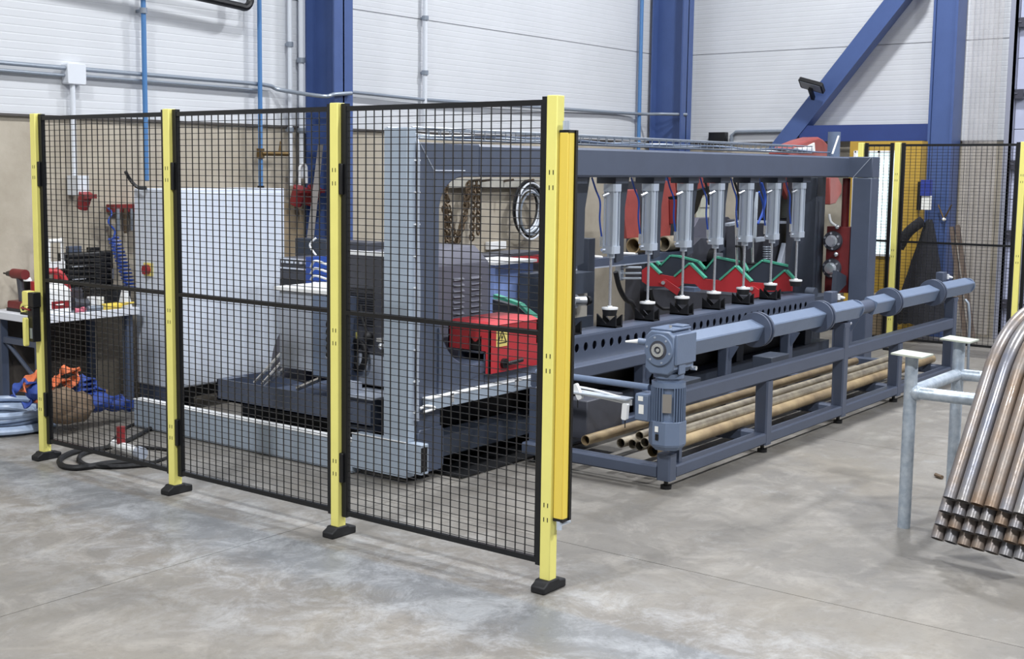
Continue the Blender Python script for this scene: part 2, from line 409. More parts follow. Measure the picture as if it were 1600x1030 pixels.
# pipes and conduits on the walls
def wallpipe(name, pts, r, m_, label, cat='pipe', group=None, clamps=()):
    o_ = MB().sweep(pts, r, 10).build(name, m_)
    tag(o_, label, cat, group)
    for c in clamps:
        c = Vector(c); MB().cyl(c-Vector((0, 0, .02)), c+Vector((0, 0, .02)), r*1.5, 12).box(c.x-.01, c.x+.01, c.y, YB-.02, c.z-.01, c.z+.01).build('pipe_clamp', CGREY, o_)
    return o_
x1 = 1.765
wallpipe('air_pipe', [(x1, 4.9, 1.60), (x1, 4.9, ZT)], .019, PIPEB, 'thin blue vertical air pipe ending above the white cabinet, left one of the pair', clamps=[(x1, 4.9, 2.84)])
x2 = 2.895
ap = wallpipe('air_pipe', [(x2, 4.9, 1.54), (x2, 4.9, ZT)], .019, PIPEB, 'thin blue vertical air pipe with a brass valve, near the left blue column')
BRASS = mat('brass', '6E5A3A', .4, metal=.7)
MB().cyl((x2, 4.9, 1.78), (x2, 4.9, 1.86), .032).cyl((x2, 4.88, 1.82), (x2+.22, 4.8, 1.82), .018).cyl((x2+.14, 4.83, 1.82), (x2+.16, 4.83, 1.92), .01).build('valve', BRASS, ap)
MB().cyl((x2, 4.9, 1.50), (x2, 4.9, 1.56), .028).build('end_cap', BLACK, ap)
wallpipe('air_pipe', [(8.84, 4.92, .1), (8.84, 4.92, ZT)], .022, PIPEB, 'thin blue vertical pipe just left of the blue corner column')
cg = 'grey conduits along the white back wall'
wallpipe('conduit', [(-1.5, 4.93, 2.40), (1.12, 4.93, 2.385)], .016, CGREY, 'grey conduit entering the left side of the junction box, upper one', 'conduit')
wallpipe('conduit', [(-1.5, 4.94, 2.355), (1.12, 4.94, 2.335)], .011, CGREY, 'thin grey conduit entering the left side of the junction box, lower one', 'conduit')
wallpipe('conduit', spline([(1.26, 4.93, 2.385), (2.2, 4.93, 2.38), (2.95, 4.93, 2.375), (3.12, 4.90, 2.34), (3.3, 4.6, 2.29), (3.42, 4.58, 2.31), (3.62, 4.58, 2.33)], 6), .017, CGREY, 'grey conduit from the junction box that bends round onto the left blue column', 'conduit')
wallpipe('conduit', [(1.26, 4.94, 2.34), (2.2, 4.94, 2.335), (2.95, 4.94, 2.33)], .010, CGREY, 'thin lower grey conduit running between the junction box and the left blue column', 'conduit')
wallpipe('conduit', [(3.7, 4.93, 2.375), (4.98, 4.93, 2.35)], .016, CGREY, 'grey conduit on the white wall just right of the left blue column', 'conduit')
wallpipe('conduit', spline([(5.0, 4.93, 2.35), (6.9, 4.93, 2.36), (8.7, 4.93, 2.37), (8.95, 4.7, 2.37), (9.2, 4.49, 2.37)], 5), .018, CGREY, 'grey conduit running to the blue corner column and ending on its face', 'conduit')
wallpipe('conduit', [(4.975, 4.93, 2.1), (4.975, 4.93, ZT)], .022, WCOND, 'white vertical conduit on the middle of the back wall', 'conduit', clamps=[(4.975, 4.93, 2.60), (4.975, 4.93, 3.1)])
wallpipe('conduit', [(3.255, 4.93, 1.56), (3.255, 4.93, ZT)], .019, WCOND, 'white vertical conduit left of the left blue column, left one of two', 'conduit', clamps=[(3.255, 4.93, 2.02), (3.255, 4.93, 2.72)])
wallpipe('conduit', [(3.385, 4.93, 1.62), (3.385, 4.93, ZT)], .024, WCOND, 'white vertical conduit touching the left blue column, right one of two', 'conduit', clamps=[(3.385, 4.93, 2.02), (3.385, 4.93, 2.6)])
wallpipe('conduit', [(1.17, 4.93, 1.58), (1.17, 4.93, 2.30)], .018, WCOND, 'short white conduit dropping from the junction box to a red socket', 'conduit')
wallpipe('conduit', [(9.55, 4.65, 2.08), (9.55, 4.65, ZT)], .022, WCOND, 'grey vertical conduit on the right wall, beside the alarm sounder', 'conduit')
wallpipe('conduit', [(9.55, 4.08, 2.0), (9.55, 4.08, 2.13), (9.55, 4.03, 2.17), (9.55, 3.2, 2.175)], .022, CGREY, 'angled grey conduit beside the small black wall box', 'conduit')
wallpipe('exhaust_pipe', spline([(-.2, 4.82, 3.12), (1.2, 4.82, 3.05), (2.15, 4.82, 2.985), (2.62, 4.82, 2.955)], 5)+arc((2.66, 3.02), .07, -90, 0, 5, 'xz', 4.82)+[(2.73, 4.82, 3.4), (2.73, 4.82, ZT)], .03, BLACK, 'thick black pipe crossing the top left of the white wall and turning up')
tag(MB().cbox(1.115, 1.265, 4.90, YB-.02, 2.275, 2.42, .01, 'y').build('junction_box', WCOND, bevel=.004), 'pale grey square junction box on the conduits at upper left', 'box')
P = at(1113, 207, X=9.55)
tag(MB().box(9.5, 9.58, 4.14, 4.36, 2.05, 2.17).build('wall_box', BLACK, bevel=.005), 'small black rectangular box low on the white right wall', 'box')
al = thing('alarm_sounder', 'small white rounded alarm sounder beside the blue corner column', 'alarm', (9.56, 4.88, 2.57))
MB().cbox(9.50, 9.58, 4.845, 4.925, 2.56, 2.68, .02, 'x').build('body', WHITE, al)
MB().ball((9.50, 4.885, 2.60), .035, 8).build('lens', WCOND, al)
# red sockets
def socket(x, z, label, s=1.0, body=True):
    t_ = thing('wall_socket', label, 'socket', (x, 4.9, z))
    if body: MB().cbox(x-.045*s, x+.045*s, 4.84, YB-.01, z, z+.14*s, .012, 'z').build('housing', WCOND, t_)
    Mx = Matrix.Translation((x, 4.83, z)) @ Matrix.Rotation(math.radians(25), 4, 'X')
    m_ = MB()
    A_ = [Mx @ Vector((.042*s*math.cos(a), .042*s*math.sin(a), -.10*s)) for a in [i*math.pi/7 for i in range(14)]]
    B_ = [Mx @ Vector((.05*s*math.cos(a), .05*s*math.sin(a), .02*s)) for a in [i*math.pi/7 for i in range(14)]]
    m_.prism(A_, B_); m_.build('red_socket', SOCK, t_, bevel=.004)
    MB().box(x-.05*s, x+.05*s, 4.765, 4.79, z-.02, z+.01).build('flap', REDV, t_)
socket(1.185, 1.50, 'red and white industrial socket on the concrete above the black case')
socket(3.265, 1.52, 'red industrial socket right of the white cabinet, left one of two', 1.3, False)
socket(3.43, 1.52, 'red industrial socket beside the left blue column, right one of two', 1.3, False)
tag(MB().sweep([(3.33, 4.9, 1.56), (3.33, 4.9, 1.68)]+[(3.37-.04*math.cos(a), 4.9, 1.7+.04*math.sin(a)) for a in (0.3, .9, 1.57, 2.2, 2.8)]+[(3.41, 4.9, 1.58)], .012, 8).build('cable_loop', WHITE), 'short white cable loop between the two red sockets', 'cable')

# tool rail with orange tool and coiled air hose
tr = thing('tool_rail', 'dark red wall rail with hanging tools left of the white cabinet', 'tool rail', (1.6, 4.9, 1.42))
MB().box(1.47, 1.80, 4.90, 4.99, 1.375, 1.43).build('rail', REDV, tr)
for k in range(4):
    xx = 1.50+k*.06; MB().cyl((xx, 4.89, 1.40), (xx, 4.89, 1.24-.02*(k % 2)), .012, 8).build('hanging_tool', CHAIN if k % 2 else CGREY, tr)
tag(MB().cbox(1.66, 1.76, 4.80, 4.89, 1.35, 1.44, .012, 'x').cyl((1.71, 4.84, 1.44), (1.71, 4.84, 1.49), .01).build('blow_gun', TEAL), 'orange square tool hung at the right end of the wall tool rail', 'tool')
tag(MB().cyl((1.745, 4.84, 1.34), (1.745, 4.84, 1.14), .034, 12).build('oil_bottle', RUBBER), 'dark bottle hanging below the orange tool on the wall rail', 'bottle')
hp = []
Pa = at(169, 325, Y=4.86); Pb = at(178, 372, Y=4.84); Pc = at(206, 455, Y=4.72)
for i in range(20): hp.append(Pa.lerp(Pb, i/20)+Vector((.02*math.sin(i*.5), 0, 0)))
NT = 15
for i in range(NT*12):
    t_ = i/(NT*12); c = Pb.lerp(Pc, t_); a = t_*NT*2*math.pi
    hp.append(c+Vector((.04*math.cos(a), .04*math.sin(a), 0)))
tag(MB().sweep(hp, .0075, 6).build('coiled_air_hose', BHOSE), 'blue spiral air hose hanging from the wall rail down to the bench', 'hose')

# ------------------------------------------------------------------ safety fence
SP = 1.1915
def make_post(loc, label, w_=.05):
    t_ = thing('fence_post', label, 'post', loc)
    x, y = loc[0], loc[1]
    MB().box(x, x+.05, y+.01, y+.01+w_, .03, 2.0).build('post', YEL, t_, bevel=.003)
    for z in (1.70, 1.64, .97, .91, .36, .30):
        for dy in (.024, .042): MB().box(x-.0008, x+.002, y+dy-.002, y+dy+.002, z-.009, z+.009).build('slot', BLACK, t_, smooth=0)
    P = [(x-.045, .0), (x-.045, .028), (x-.02, .040), (x-.012, .05), (x+.062, .05), (x+.072, .040), (x+.115, .034), (x+.115, 0)]
    m_ = MB().polyy(P, y+.004, y+.072)
    m_.build('foot', RUBBER, t_, bevel=.006)
    for z in (1.66, .33): MB().box(x+.006, x+.056, y-.012, y+.014, z-.07, z+.07).build('clamp', BLACK, t_, bevel=.004)
    return t_
plab = ['yellow fence post at the near right end of the mesh fence, in the foreground',
        'yellow fence post between the middle and right mesh panels',
        'yellow fence post between the left and middle mesh panels',
        'yellow fence post at the far left end carrying the gate lock']
p0 = make_post((0, 0, 0), plab[0])
posts = [p0]+[dup(p0, (0, k*SP, 0), plab[k]) for k in (1, 2, 3)]
for p_ in posts: p_['group'] = 'yellow posts of the long mesh fence'
for ch in list(p0.children):
    if ch.name.startswith('clamp'): bpy.data.objects.remove(ch)
def make_panel(x, y0, y1, label, group, z0=.105, z1=1.985, thick=.003, step=.05, zstep=.03):
    """panel in the plane X = x between y0 and y1"""
    t_ = thing('wire_fence', label, 'fence panel', (x, (y0+y1)/2, z0), group)
    sw = .03
    fr = MB().box(x-.012, x+.014, y0, y0+sw, z0-.008, z1+.012).box(x-.012, x+.014, y1-sw, y1, z0-.008, z1+.012)
    fr.box(x-.010, x+.012, y0+sw, y1-sw, z1-.022, z1).box(x-.010, x+.012, y0+sw, y1-sw, z0, z0+.022)
    fr.build('frame', BLACK, t_)
    MB().box(x-.012, x+.010, y0+sw, y1-sw, 1.045, 1.063).build('middle_bar', BLACK, t_)
    ms = MB(); n_ = int((y1-y0-2*sw)/step)
    off = (y1-y0-n_*step)/2
    for i in range(n_+1):
        y = y0+off+i*step; ms.box(x-thick*.7, x+thick*.7, y-thick*.7, y+thick*.7, z0, z1)
    z = z0+.03
    while z < z1-.02:
        ms.cyl((x+thick*1.2, y0+.01, z), (x+thick*1.2, y1-.01, z), thick*.55, 8, caps=False); z += zstep
    ms.build('mesh_infill', WIRE, t_, smooth=50)
    return t_
g_ = 'black mesh panels of the long fence'
a = make_panel(.03, .065, SP+.005, 'black wire mesh panel on the right, next to the foreground yellow post', g_)
dup(a, (.03, a.location.y+SP, a.location.z), 'black wire mesh panel in the middle of the long fence')
dup(a, (.03, a.location.y+2*SP, a.location.z), 'black wire mesh panel on the left, in front of the workbench')
# light curtain on the foreground post
lc = thing('light_curtain', 'tall yellow safety light curtain with a black edge on the foreground post', 'light curtain', (.04, -.03, .3))
MB().box(.012, .062, -.036, .004, .31, 1.855).build('housing', YELD, lc, bevel=.002)
MB().box(.018, .052, -.0375, -.036, .31, 1.855).build('face_groove', mat('curtain_light_yellow', 'F2D75C', .4), lc)
MB().box(.055, .070, -.044, .002, .30, 1.865).box(.012, .062, -.04, .006, 1.855, 1.865).box(.012, .062, -.04, .006, .298, .31).build('optic_window', BLACK, lc)
MB().cyl((.02, -.02, 1.865), (.02, -.02, 1.90), .014, 12).cyl((.02, -.02, .265), (.02, -.02, .30), .012, 12).box(.015, .09, -.03, -.01, .282, .29).build('bracket', ALU, lc)
# gate lock on the far left post
gy = 3*SP
gl = thing('gate_lock', 'yellow and black gate lock with a handle on the far left fence post', 'lock', (0, gy, .70))
MB().cbox(-.05, .0, gy+.052, gy+.112, .905, .99, .008, 'x').build('latch_box', YEL, gl, bevel=.004)
MB().box(-.052, 0, gy-.005, gy+.05, .90, .985).box(-.05, .0, gy+.005, gy+.06, .70, .90).build('lock_body', BLACK, gl, bevel=.004)
MB().cbox(-.075, -.05, gy+.046, gy+.074, .675, .84, .008, 'x').build('handle', YEL, gl, bevel=.003)
MB().cyl((-.055, gy+.03, .885), (-.055, gy+.11, .892), .006, 8).build('bolt', SOCK, gl)
MB().box(-.052, -.05, gy+.012, gy+.036, .72, .78).build('label_plate', CGREY, gl)

# background fence in front of the right wall
bx = 7.95
q0 = dup(p0, (bx, .36, 0), 'yellow fence post cut by the right edge of the photo, behind the bent pipes'); q0['group'] = 'yellow posts of the background fence'
q1 = dup(p0, (bx, 1.50, 0), 'yellow background fence post just right of the grey machine portal'); q1['group'] = 'yellow posts of the background fence'
q2 = dup(p0, (bx, 1.86, 0), 'yellow background fence post mostly hidden behind the grey machine portal'); q2['group'] = 'yellow posts of the background fence'
g_ = 'black mesh panels of the background fence'
make_panel(bx+.03, .43, 1.50, 'black mesh panel in front of the strip curtain at right', g_, thick=.0028)
make_panel(bx+.03, 1.58, 1.86, 'narrow black mesh panel between the two background yellow posts', g_, thick=.0028)
make_panel(bx+.03, -.75, .36, 'black mesh panel mostly outside the right edge behind the bent pipes', g_, thick=.0028)

# yellow cabin wall with a lit window behind the background fence
yc = thing('yellow_cabin', 'yellow panelled cabin with a bright pale window behind the background fence', 'cabin', (9.4, 2.1, 0))
yw = MB().box(9.0, 9.05, 1.84, 2.42, 0, .86).box(9.0, 9.05, 1.84, 2.42, 1.93, 2.04).box(9.0, 9.05, 1.66, 1.84, 0, 2.04).box(9.0, 9.05, 2.36, 2.42, .86, 1.93).box(9.05, 9.24, 1.68, 1.70, 0, 2.04)
yw.build('panel', YWALL, yc)
wn = MB().box(9.01, 9.04, 1.84, 2.36, .86, 1.93).build('window', LIGHTGL, yc)
m_ = MB()
for y in (1.84, 2.10, 2.36): m_.box(8.985, 9.0, y-.012, y+.012, .85, 1.94)
for z in (.85, 1.93): m_.box(8.985, 9.0, 1.84, 2.36, z-.012, z+.012)
m_.build('window_frame', WHITE, yc)

# things on and round the right column
fe = thing('notice_board', 'blue and white notice hanging on the yellow cabin beside the right column', 'notice', (8.95, 1.75, 1.1))
a = at(1440, 281, X=8.95); b_ = at(1454, 306, X=8.95); c = at(1453, 328, X=8.95)
MB().box(8.93, 8.99, b_.y, a.y, b_.z, a.z).build('blue_top', BLADE, fe)
MB().box(8.94, 8.99, b_.y, a.y-.012, c.z, b_.z).build('white_sheet', PAPER, fe)
MB().box(8.94, 8.99, a.y, a.y+.035, b_.z-.15, a.z-.02).build('black_edge', BLACK, fe)
# black jacket cone
jk = MB(); apex = at(1452, 345, X=8.8); n_ = 26; rings = []
for i in range(9):
    t_ = i/8; z = apex.z*(1-t_)+.18*t_; rr = .03+.21*t_**.8
    rings.append([Vector((8.8-.06*t_, apex.y+.03*t_, z))+Vector((math.cos(a_)*rr*.6*(1+.14*math.sin(a_*7+i)), math.sin(a_)*rr*(1+.14*math.sin(a_*6+i*.7)), .02*math.sin(a_*5))) for a_ in [2*math.pi*k/n_ for k in range(n_)]])
jk.add([p for r_ in rings for p in r_], [(i*n_+k, i*n_+(k+1) % n_, (i+1)*n_+(k+1) % n_, (i+1)*n_+k) for i in range(8) for k in range(n_)]+[tuple(range(n_))])
ck = thing('hanging_coat', 'long black coat hanging against the right column behind the mesh', 'coat', (8.8, apex.y, .2))
jk.build('body', CLOTH, ck)
MB().sweep(spline([apex+Vector((-.05, .05, 0)), apex+Vector((-.14, .16, -.12)), apex+Vector((-.16, .24, -.28))], 6), .055, 10, sx=.6).build('sleeve', CLOTH, ck)
hk = thing('coat_hook', 'brass v shaped hook on the face of the right blue column', 'hook', (9.2, 1.55, 1.35))
a = at(1466, 320, X=9.21); b_ = at(1475, 343, X=9.21); c = at(1487, 320, X=9.21)
MB().cyl(a, b_, .008, 8).cyl(c, b_, .008, 8).build('arms', BRASS, hk); MB().ball(b_, .02, 6).build('knob', PAPER, hk)
for k, (xa, ya, xb, yb, lb) in enumerate(((1487, 355, 1510, 520, 'left one'), (1496, 352, 1522, 520, 'right one'))):
    a = at(xa, ya, X=9.15); b_ = at(xb, yb, X=8.85)
    b_.z = .03
    tag(MB().cyl(a, b_, .028, 4).build('wooden_stake', mat('grey_brown_wood', '5E5148', .8, noise=.2)), 'grey brown wooden stake leaning by the strip curtain, '+lb, 'stake')
pb = MB()
for k in range(3): pb.box(8.55+.03*k, 8.9, 1.35+.08*k, 1.43+.08*k, 0, .62)
tag(MB().box(8.20, 8.5, 1.62, 1.90, .0, .09).box(8.22, 8.48, 1.64, 1.88, .09, .50).build('wooden_crate', WOOD, bevel=.01), 'light wooden crate on the floor behind the background mesh', 'crate')
tag(MB().sweep([at(1508, 468, X=7.2), at(1513, 474, X=7.2), at(1515, 500, X=7.2), Vector((7.2, at(1515, 524, X=7.2).y, .0))], .012, 8).build('grab_pipe', CGREY), 'thin bent grey pipe rising behind the end of the roller shaft', 'pipe')

# ------------------------------------------------------------------ big grey machine (portal frame with cylinders)
YG0, YG1 = 1.6, 1.8
mc = thing('tube_clamping_machine', 'long blue grey portal machine with a row of pneumatic cylinders over a perforated beam', 'machine', (1.1, 1.7, 0))
# near C-shaped portal side : leg and lower arm with rounded throat
thr_up = [(1.20, 1.50), (1.215, 1.555), (1.25, 1.605), (1.30, 1.64), (1.36, 1.66), (1.42, 1.665)]
thr_lo = [(1.58, .605), (1.50, .598), (1.42, .61), (1.33, .66), (1.265, .72), (1.225, .80), (1.205, .88), (1.20, .96)]
outl = [(1.02, .06), (1.02, 1.85), (1.55, 1.85), (1.55, 1.665)]+thr_up[::-1]+thr_lo[::-1]+[(1.62, .605), (1.62, .40), (1.22, .40), (1.22, .06)]
MB().polyy(outl, YG0, YG1).build('near_frame', GREY, mc, bevel=.008)
MB().polyy([(1.19, .84), (1.19, .46), (1.66, .56), (1.66, .60), (1.48, .59), (1.36, .62), (1.27, .70), (1.215, .78)], YG0-.012, YG0).build('throat_plate', GREY, mc, bevel=.002)
MB().sweep([(1.03, YG0-.001, 1.845), (1.15, YG0-.001, 1.70), (1.15, YG0-.001, 1.47)], .004, 6).cyl((1.16, YG0, 1.70), (1.42, YG0, 1.70), .003, 6).build('weld_seam', CABS, mc)
ft = MB().cbox(1.015, 1.235, YG0-.012, YG1+.01, .045, .29, .02, 'y')
ft.build('foot_block', GREY, mc, bevel=.004)
MB().cyl((1.12, 1.7, 0), (1.12, 1.7, .05), .04).build('levelling_foot', BLACK, mc)
MB().cbox(1.55, 6.94, YG0, YG1, 1.665, 1.85, .014, 'x').build('top_beam', GREY, mc)
# perforated lower beam with real holes
def holed_face(m_, x0, x1, y, z0, z1, xs_, zc, r, n=16, yin=.007):
    """plate in plane Y=y with round holes centred xs_"""
    cell0 = x0
    edges = [x0]+[(xs_[i]+xs_[i+1])/2 for i in range(len(xs_)-1)]+[x1]
    for i, xc in enumerate(xs_):
        a0, a1 = edges[i], edges[i+1]
        ring = [(xc+r*math.cos(t), zc+r*math.sin(t)*1.1) for t in [2*math.pi*k/n for k in range(n)]]
        outer = []
        for k in range(n):
            t = 2*math.pi*k/n; dx, dz = math.cos(t), math.sin(t)
            k1 = ((a1-xc) if dx > 0 else (a0-xc))/dx if abs(dx) > 1e-6 else 1e9
            k2 = ((z1-zc) if dz > 0 else (z0-zc))/dz if abs(dz) > 1e-6 else 1e9
            q = min(k1, k2); outer.append((xc+dx*q, zc+dz*q))
        vs = [(p[0], y, p[1]) for p in outer]+[(p[0], y, p[1]) for p in ring]+[(p[0], y+yin, p[1]) for p in ring]
        fs = [(k, (k+1) % n, n+(k+1) % n, n+k) for k in range(n)]+[(n+k, n+(k+1) % n, 2*n+(k+1) % n, 2*n+k) for k in range(n)]
        m_.add(vs, fs)
        for k in range(n):
            p, q = outer[k], outer[(k+1) % n]
            ps = abs(p[0]-a0) < 1e-6 or abs(p[0]-a1) < 1e-6; qs = abs(q[0]-a0) < 1e-6 or abs(q[0]-a1) < 1e-6
            if ps != qs:
                sd, tp = (p, q) if ps else (q, p)
                m_.add([(p[0], y, p[1]), (sd[0], y, tp[1]), (q[0], y, q[1])], [(0, 1, 2)])
pbm = MB()
hx = [2.166+i*.1039 for i in range(39)]
x0_, x1_ = 1.62, 6.30; z0_, z1_ = .47, .645
holed_face(pbm, 2.05, 6.28, YG0, z0_, z1_, hx, .578, .0265)
pbm.box(x0_, 2.05, YG0, YG0+.01, z0_, z1_).box(x0_, x1_, YG0+.003, YG1, z1_, z1_+.013).box(x0_, x1_, YG1-.012, YG1, z0_, z1_).box(x0_, x1_, YG0, YG1, z0_-.004, z0_).box(6.28, x1_, YG0, YG1, z0_, z1_)
pbm.prism([(x0_, YG0, z1_), (x0_, YG0+.003, z1_+.013), (x0_, YG0+.02, z1_)], [(x1_, YG0, z1_), (x1_, YG0+.003, z1_+.013), (x1_, YG0+.02, z1_)])
pbm.build('perforated_beam', GREY, mc, smooth=0)
# nose plate at the far end of the beam
MB().cyl((6.36, 1.62, .66), (6.36, 1.7, .66), .05, 18).box(6.30, 6.75, 1.6, 1.78, .47, .63).build('end_lug', GREYD, mc)
MB().box(1.24, 6.8, 1.46, 1.83, .002, .012).build('shadow_sheet', BLACK, mc)  # black sheet on the floor standing for the machine's shadow
MB().box(1.30, 6.2, 1.80, 1.82, .01, .47).build('shade_plate', BLACK, mc)  # added black plate standing for the shade below the perforated beam
# support legs beneath the beam
for x in (2.35, 3.6, 4.9, 6.2):
    MB().box(x, x+.12, 1.63, 1.78, .03, .47).box(x-.04, x+.16, 1.58, 1.82, .0, .03).build('leg', GREYD, mc, bevel=.004)
MB().box(1.3, 6.7, 1.62, 1.76, .10, .22).box(1.23, 1.3, 1.62, 1.76, .10, .22).build('base_rail', GREYD, mc)
# far portal
MB().box(6.94, 7.12, 1.385, 2.2, 1.665, 1.851).build('far_cross_beam', GREY, mc, bevel=.008)
MB().box(6.938, 7.12, 1.385, 1.56, .02, 1.664).build('far_leg', GREY, mc, bevel=.008)
MB().box(6.82, 7.02, 1.84, 2.02, .02, 1.665).polyx([(1.84, .02), (2.25, .02), (2.05, 1.2), (1.84, 1.45)], 6.86, 6.88).build('far_leg', GREYD, mc, bevel=.006)
MB().polyy([(6.72, .62), (6.94, .70), (6.94, .78), (6.72, .84), (6.70, .62)], 1.58, 1.62).build('bracket', GREYD, mc)
MB().sweep([(6.938, 1.40, 1.845), (6.938, 1.555, 1.67)], .003, 5).build('mitre_weld', CABS, mc)
# round post and tray on top
MB().cyl((6.82, 1.7, 1.85), (6.82, 1.7, 2.07), .055, 20).build('top_stub', GREYL, mc)
MB().sweep([(6.6, 1.62, 1.87), (6.72, 1.62, 2.03)], .008, 6).build('white_tag', WHITE, mc)
# wire cable tray on the top beam
wt = MB()
for y in (1.68, 1.86):
    for z in (1.875, 1.93): wt.cyl((1.06, y, z), (6.3, y, z), .006 if z > 1.9 else .003, 6)
x = 1.1
while x < 6.3:
    wt.cyl((x, 1.68, 1.875), (x, 1.68, 1.93), .003, 5).cyl((x, 1.86, 1.875), (x, 1.86, 1.93), .003, 5).cyl((x, 1.68, 1.875), (x, 1.86, 1.875), .003, 5); x += .1
ct_ = wt.build('wire_tray', CGREY, mc)
for k in range(4):
    P = [(1.0+(5.9-.2*k)*i/14, 1.71+.035*k+random.uniform(-.012, .012), 1.888+random.uniform(-.006, .014)) for i in range(15)]
    MB().sweep(spline(P, 4), .006, 6).build('cable', (GREYL, CGREY, RUBBER, WCOND)[k], ct_)
P = [(1.02, 1.62, 1.87), (1.0, 1.585, 1.80), (1.0, 1.585, 1.4), (1.005, 1.58, 1.0), (1.0, 1.585, .6), (1.0, 1.58, .35)]
MB().sweep(spline(P, 6), .010, 6).sweep([(p[0]-.008, p[1]+.02, p[2]) for p in spline(P, 6)], .007, 6).build('side_cable', CABS, mc)
m_ = MB()
for z in [1.75-.17*k for k in range(9)]: m_.box(.985, 1.02, 1.585, 1.64, z, z+.008)
m_.build('cable_tie', WHITE, mc)
cd_ = MB().box(1.06, 6.5, 1.55, 1.595, .40, .462).build('cable_channel', DUCT, mc, bevel=.002)
MB().box(1.06, 6.5, 1.545, 1.60, .462, .468).build('channel_lid', WHITE, cd_)
MB().box(1.24, 1.27, 1.545, 1.55, .42, .47).box(1.84, 1.88, 1.545, 1.55, .43, .47).build('clip', CHROME, cd_)
MB().sweep(spline([(1.0, 1.56, .42), (1.04, 1.55, .43), (1.1, 1.54, .41), (1.02, 1.55, .40)], 5), .008, 6).build('loose_cable', WHITE, cd_)

# red guard box with warning sign and cut-out
gb = MB()
X0, X1, Y0_, Y1_ = 1.60, 2.07, 1.55, 1.86
# front sheet with the notched cut-out
zt = .815
P = [(Y1_, zt), (Y0_, zt), (Y0_, .535), (Y0_+.03, .535), (Y0_+.03, .665), (1.612, .665), (1.612, .755), (1.655, .715), (1.665, .715), (1.708, .755), (1.708, .665), (Y1_, .665)]
gb.polyx(P, X0, X0+.01)
gb.box(X0, X1, Y0_, Y0_+.01, .535, zt).box(X0, X1, Y1_-.01, Y1_, .665, zt).box(X1-.01, X1, Y0_, Y1_, .67, zt)
gb.prism([(X0-.008, Y0_-.008, zt), (X1, Y0_-.008, zt), (X1, Y1_, zt), (X0-.008, Y1_, zt)], [(X0+.02, Y0_+.03, zt+.02), (X1-.02, Y0_+.03, zt+.022), (X1-.02, Y1_-.03, zt+.022), (X0+.02, Y1_-.03, zt+.02)])
gbo = gb.build('guard_box', RED, mc, smooth=0)
MB().box(X0+.02, X0+.05, Y0_+.02, Y1_-.02, .665, .80).build('dark_inside', BLACK, gbo)
sx0, sx1, sz0, sz1 = 1.66, 1.765, .685, .79
MB().box(sx0, sx1, Y0_-.0012, Y0_, sz0, sz1).build('warning_sign', mat('sign_yellow', 'E6D37A', .5), gbo)
cxs, czs = (sx0+sx1)/2, (sz0+sz1)/2
tri = MB(); T = [(cxs-.042, czs-.03), (cxs+.042, czs-.03), (cxs, czs+.042)]
for i in range(3):
    p, q = T[i], T[(i+1) % 3]; tri.cyl((p[0], Y0_-.002, p[1]), (q[0], Y0_-.002, q[1]), .0035, 4)
tri.prism([(cxs+.004, Y0_-.003, czs+.022), (cxs-.012, Y0_-.003, czs-.002), (cxs-.001, Y0_-.003, czs-.002), (cxs-.005, Y0_-.003, czs-.022), (cxs+.012, Y0_-.003, czs+.006), (cxs+.002, Y0_-.003, czs+.006)],
          [(cxs+.004, Y0_-.001, czs+.022), (cxs-.012, Y0_-.001, czs-.002), (cxs-.001, Y0_-.001, czs-.002), (cxs-.005, Y0_-.001, czs-.022), (cxs+.012, Y0_-.001, czs+.006), (cxs+.002, Y0_-.001, czs+.006)])
tri.build('warning_symbol', BLACK, gbo, smooth=0)
MB().cyl((1.73, Y0_-.02, .585), (1.73, Y0_, .585), .03, 16).cyl((1.73, Y0_-.03, .585), (1.87, Y0_-.035, .592), .012, 10).build('clamp_lever', BLACK, gbo)
# cylinders
CYX = [3.124+i*.4985 for i in range(7)]
YC = 1.70
def make_cyl(x):
    m_ = MB().cyl((x, YC, 1.20), (x, YC, 1.58), .041, 24)
    for dx, dy in ((-.038, -.034), (.038, -.034), (-.034, .036), (.038, .034)): m_.cyl((x+dx, YC+dy, 1.16), (x+dx, YC+dy, 1.62), .0065, 8)
    o_ = m_.build('pneumatic_cylinder', ALU, mc)
    MB().cbox(x-.048, x+.048, YC-.048, YC+.048, 1.57, 1.62, .012, 'z').build('top_cap', ALU, o_)
    MB().cbox(x-.048, x+.048, YC-.048, YC+.048, 1.155, 1.205, .012, 'z').cyl((x, YC, 1.125), (x, YC, 1.155), .026, 16).build('bottom_cap', ALU, o_)
    MB().cyl((x, YC, .80), (x, YC, 1.13), .009, 12).build('piston_rod', CHROME, o_)
    MB().cyl((x, YC, .79), (x, YC, .80), .018, 12).cyl((x, YC, .778), (x, YC, .79), .055, 24).build('pad_plate', WHITE, o_)
    MB().cyl((x, YC, .735), (x, YC, .778), .045, 24, r1=.052).build('rubber_pad', RUBBER, o_)
    MB().cyl((x-.07, YC+.03, 1.18), (x-.03, YC+.02, 1.18), .011, 8).cyl((x-.066, YC+.035, 1.20), (x-.066, YC+.035, 1.27), .011, 8).build('fitting', CHROME, o_)
    MB().cyl((x-.07, YC+.03, 1.54), (x-.03, YC, 1.56), .012, 8).build('fitting', CHROME, o_)
    hs = spline([(x-.066, YC+.035, 1.27), (x-.078, YC+.045, 1.38), (x-.07, YC+.05, 1.5), (x-.11, YC+.06, 1.58), (x-.16, YC+.06, 1.66)], 6)
    MB().sweep(hs, .0065, 6).build('air_hose', BHOSE, o_)
    return o_
c0 = make_cyl(CYX[0])
for i in range(1, 7):
    c = c0.copy(); COL.objects.link(c); c.location = (CYX[i]-CYX[0], 0, 0)
    for ch in c0.children:
        k = ch.copy(); COL.objects.link(k); k.parent = c
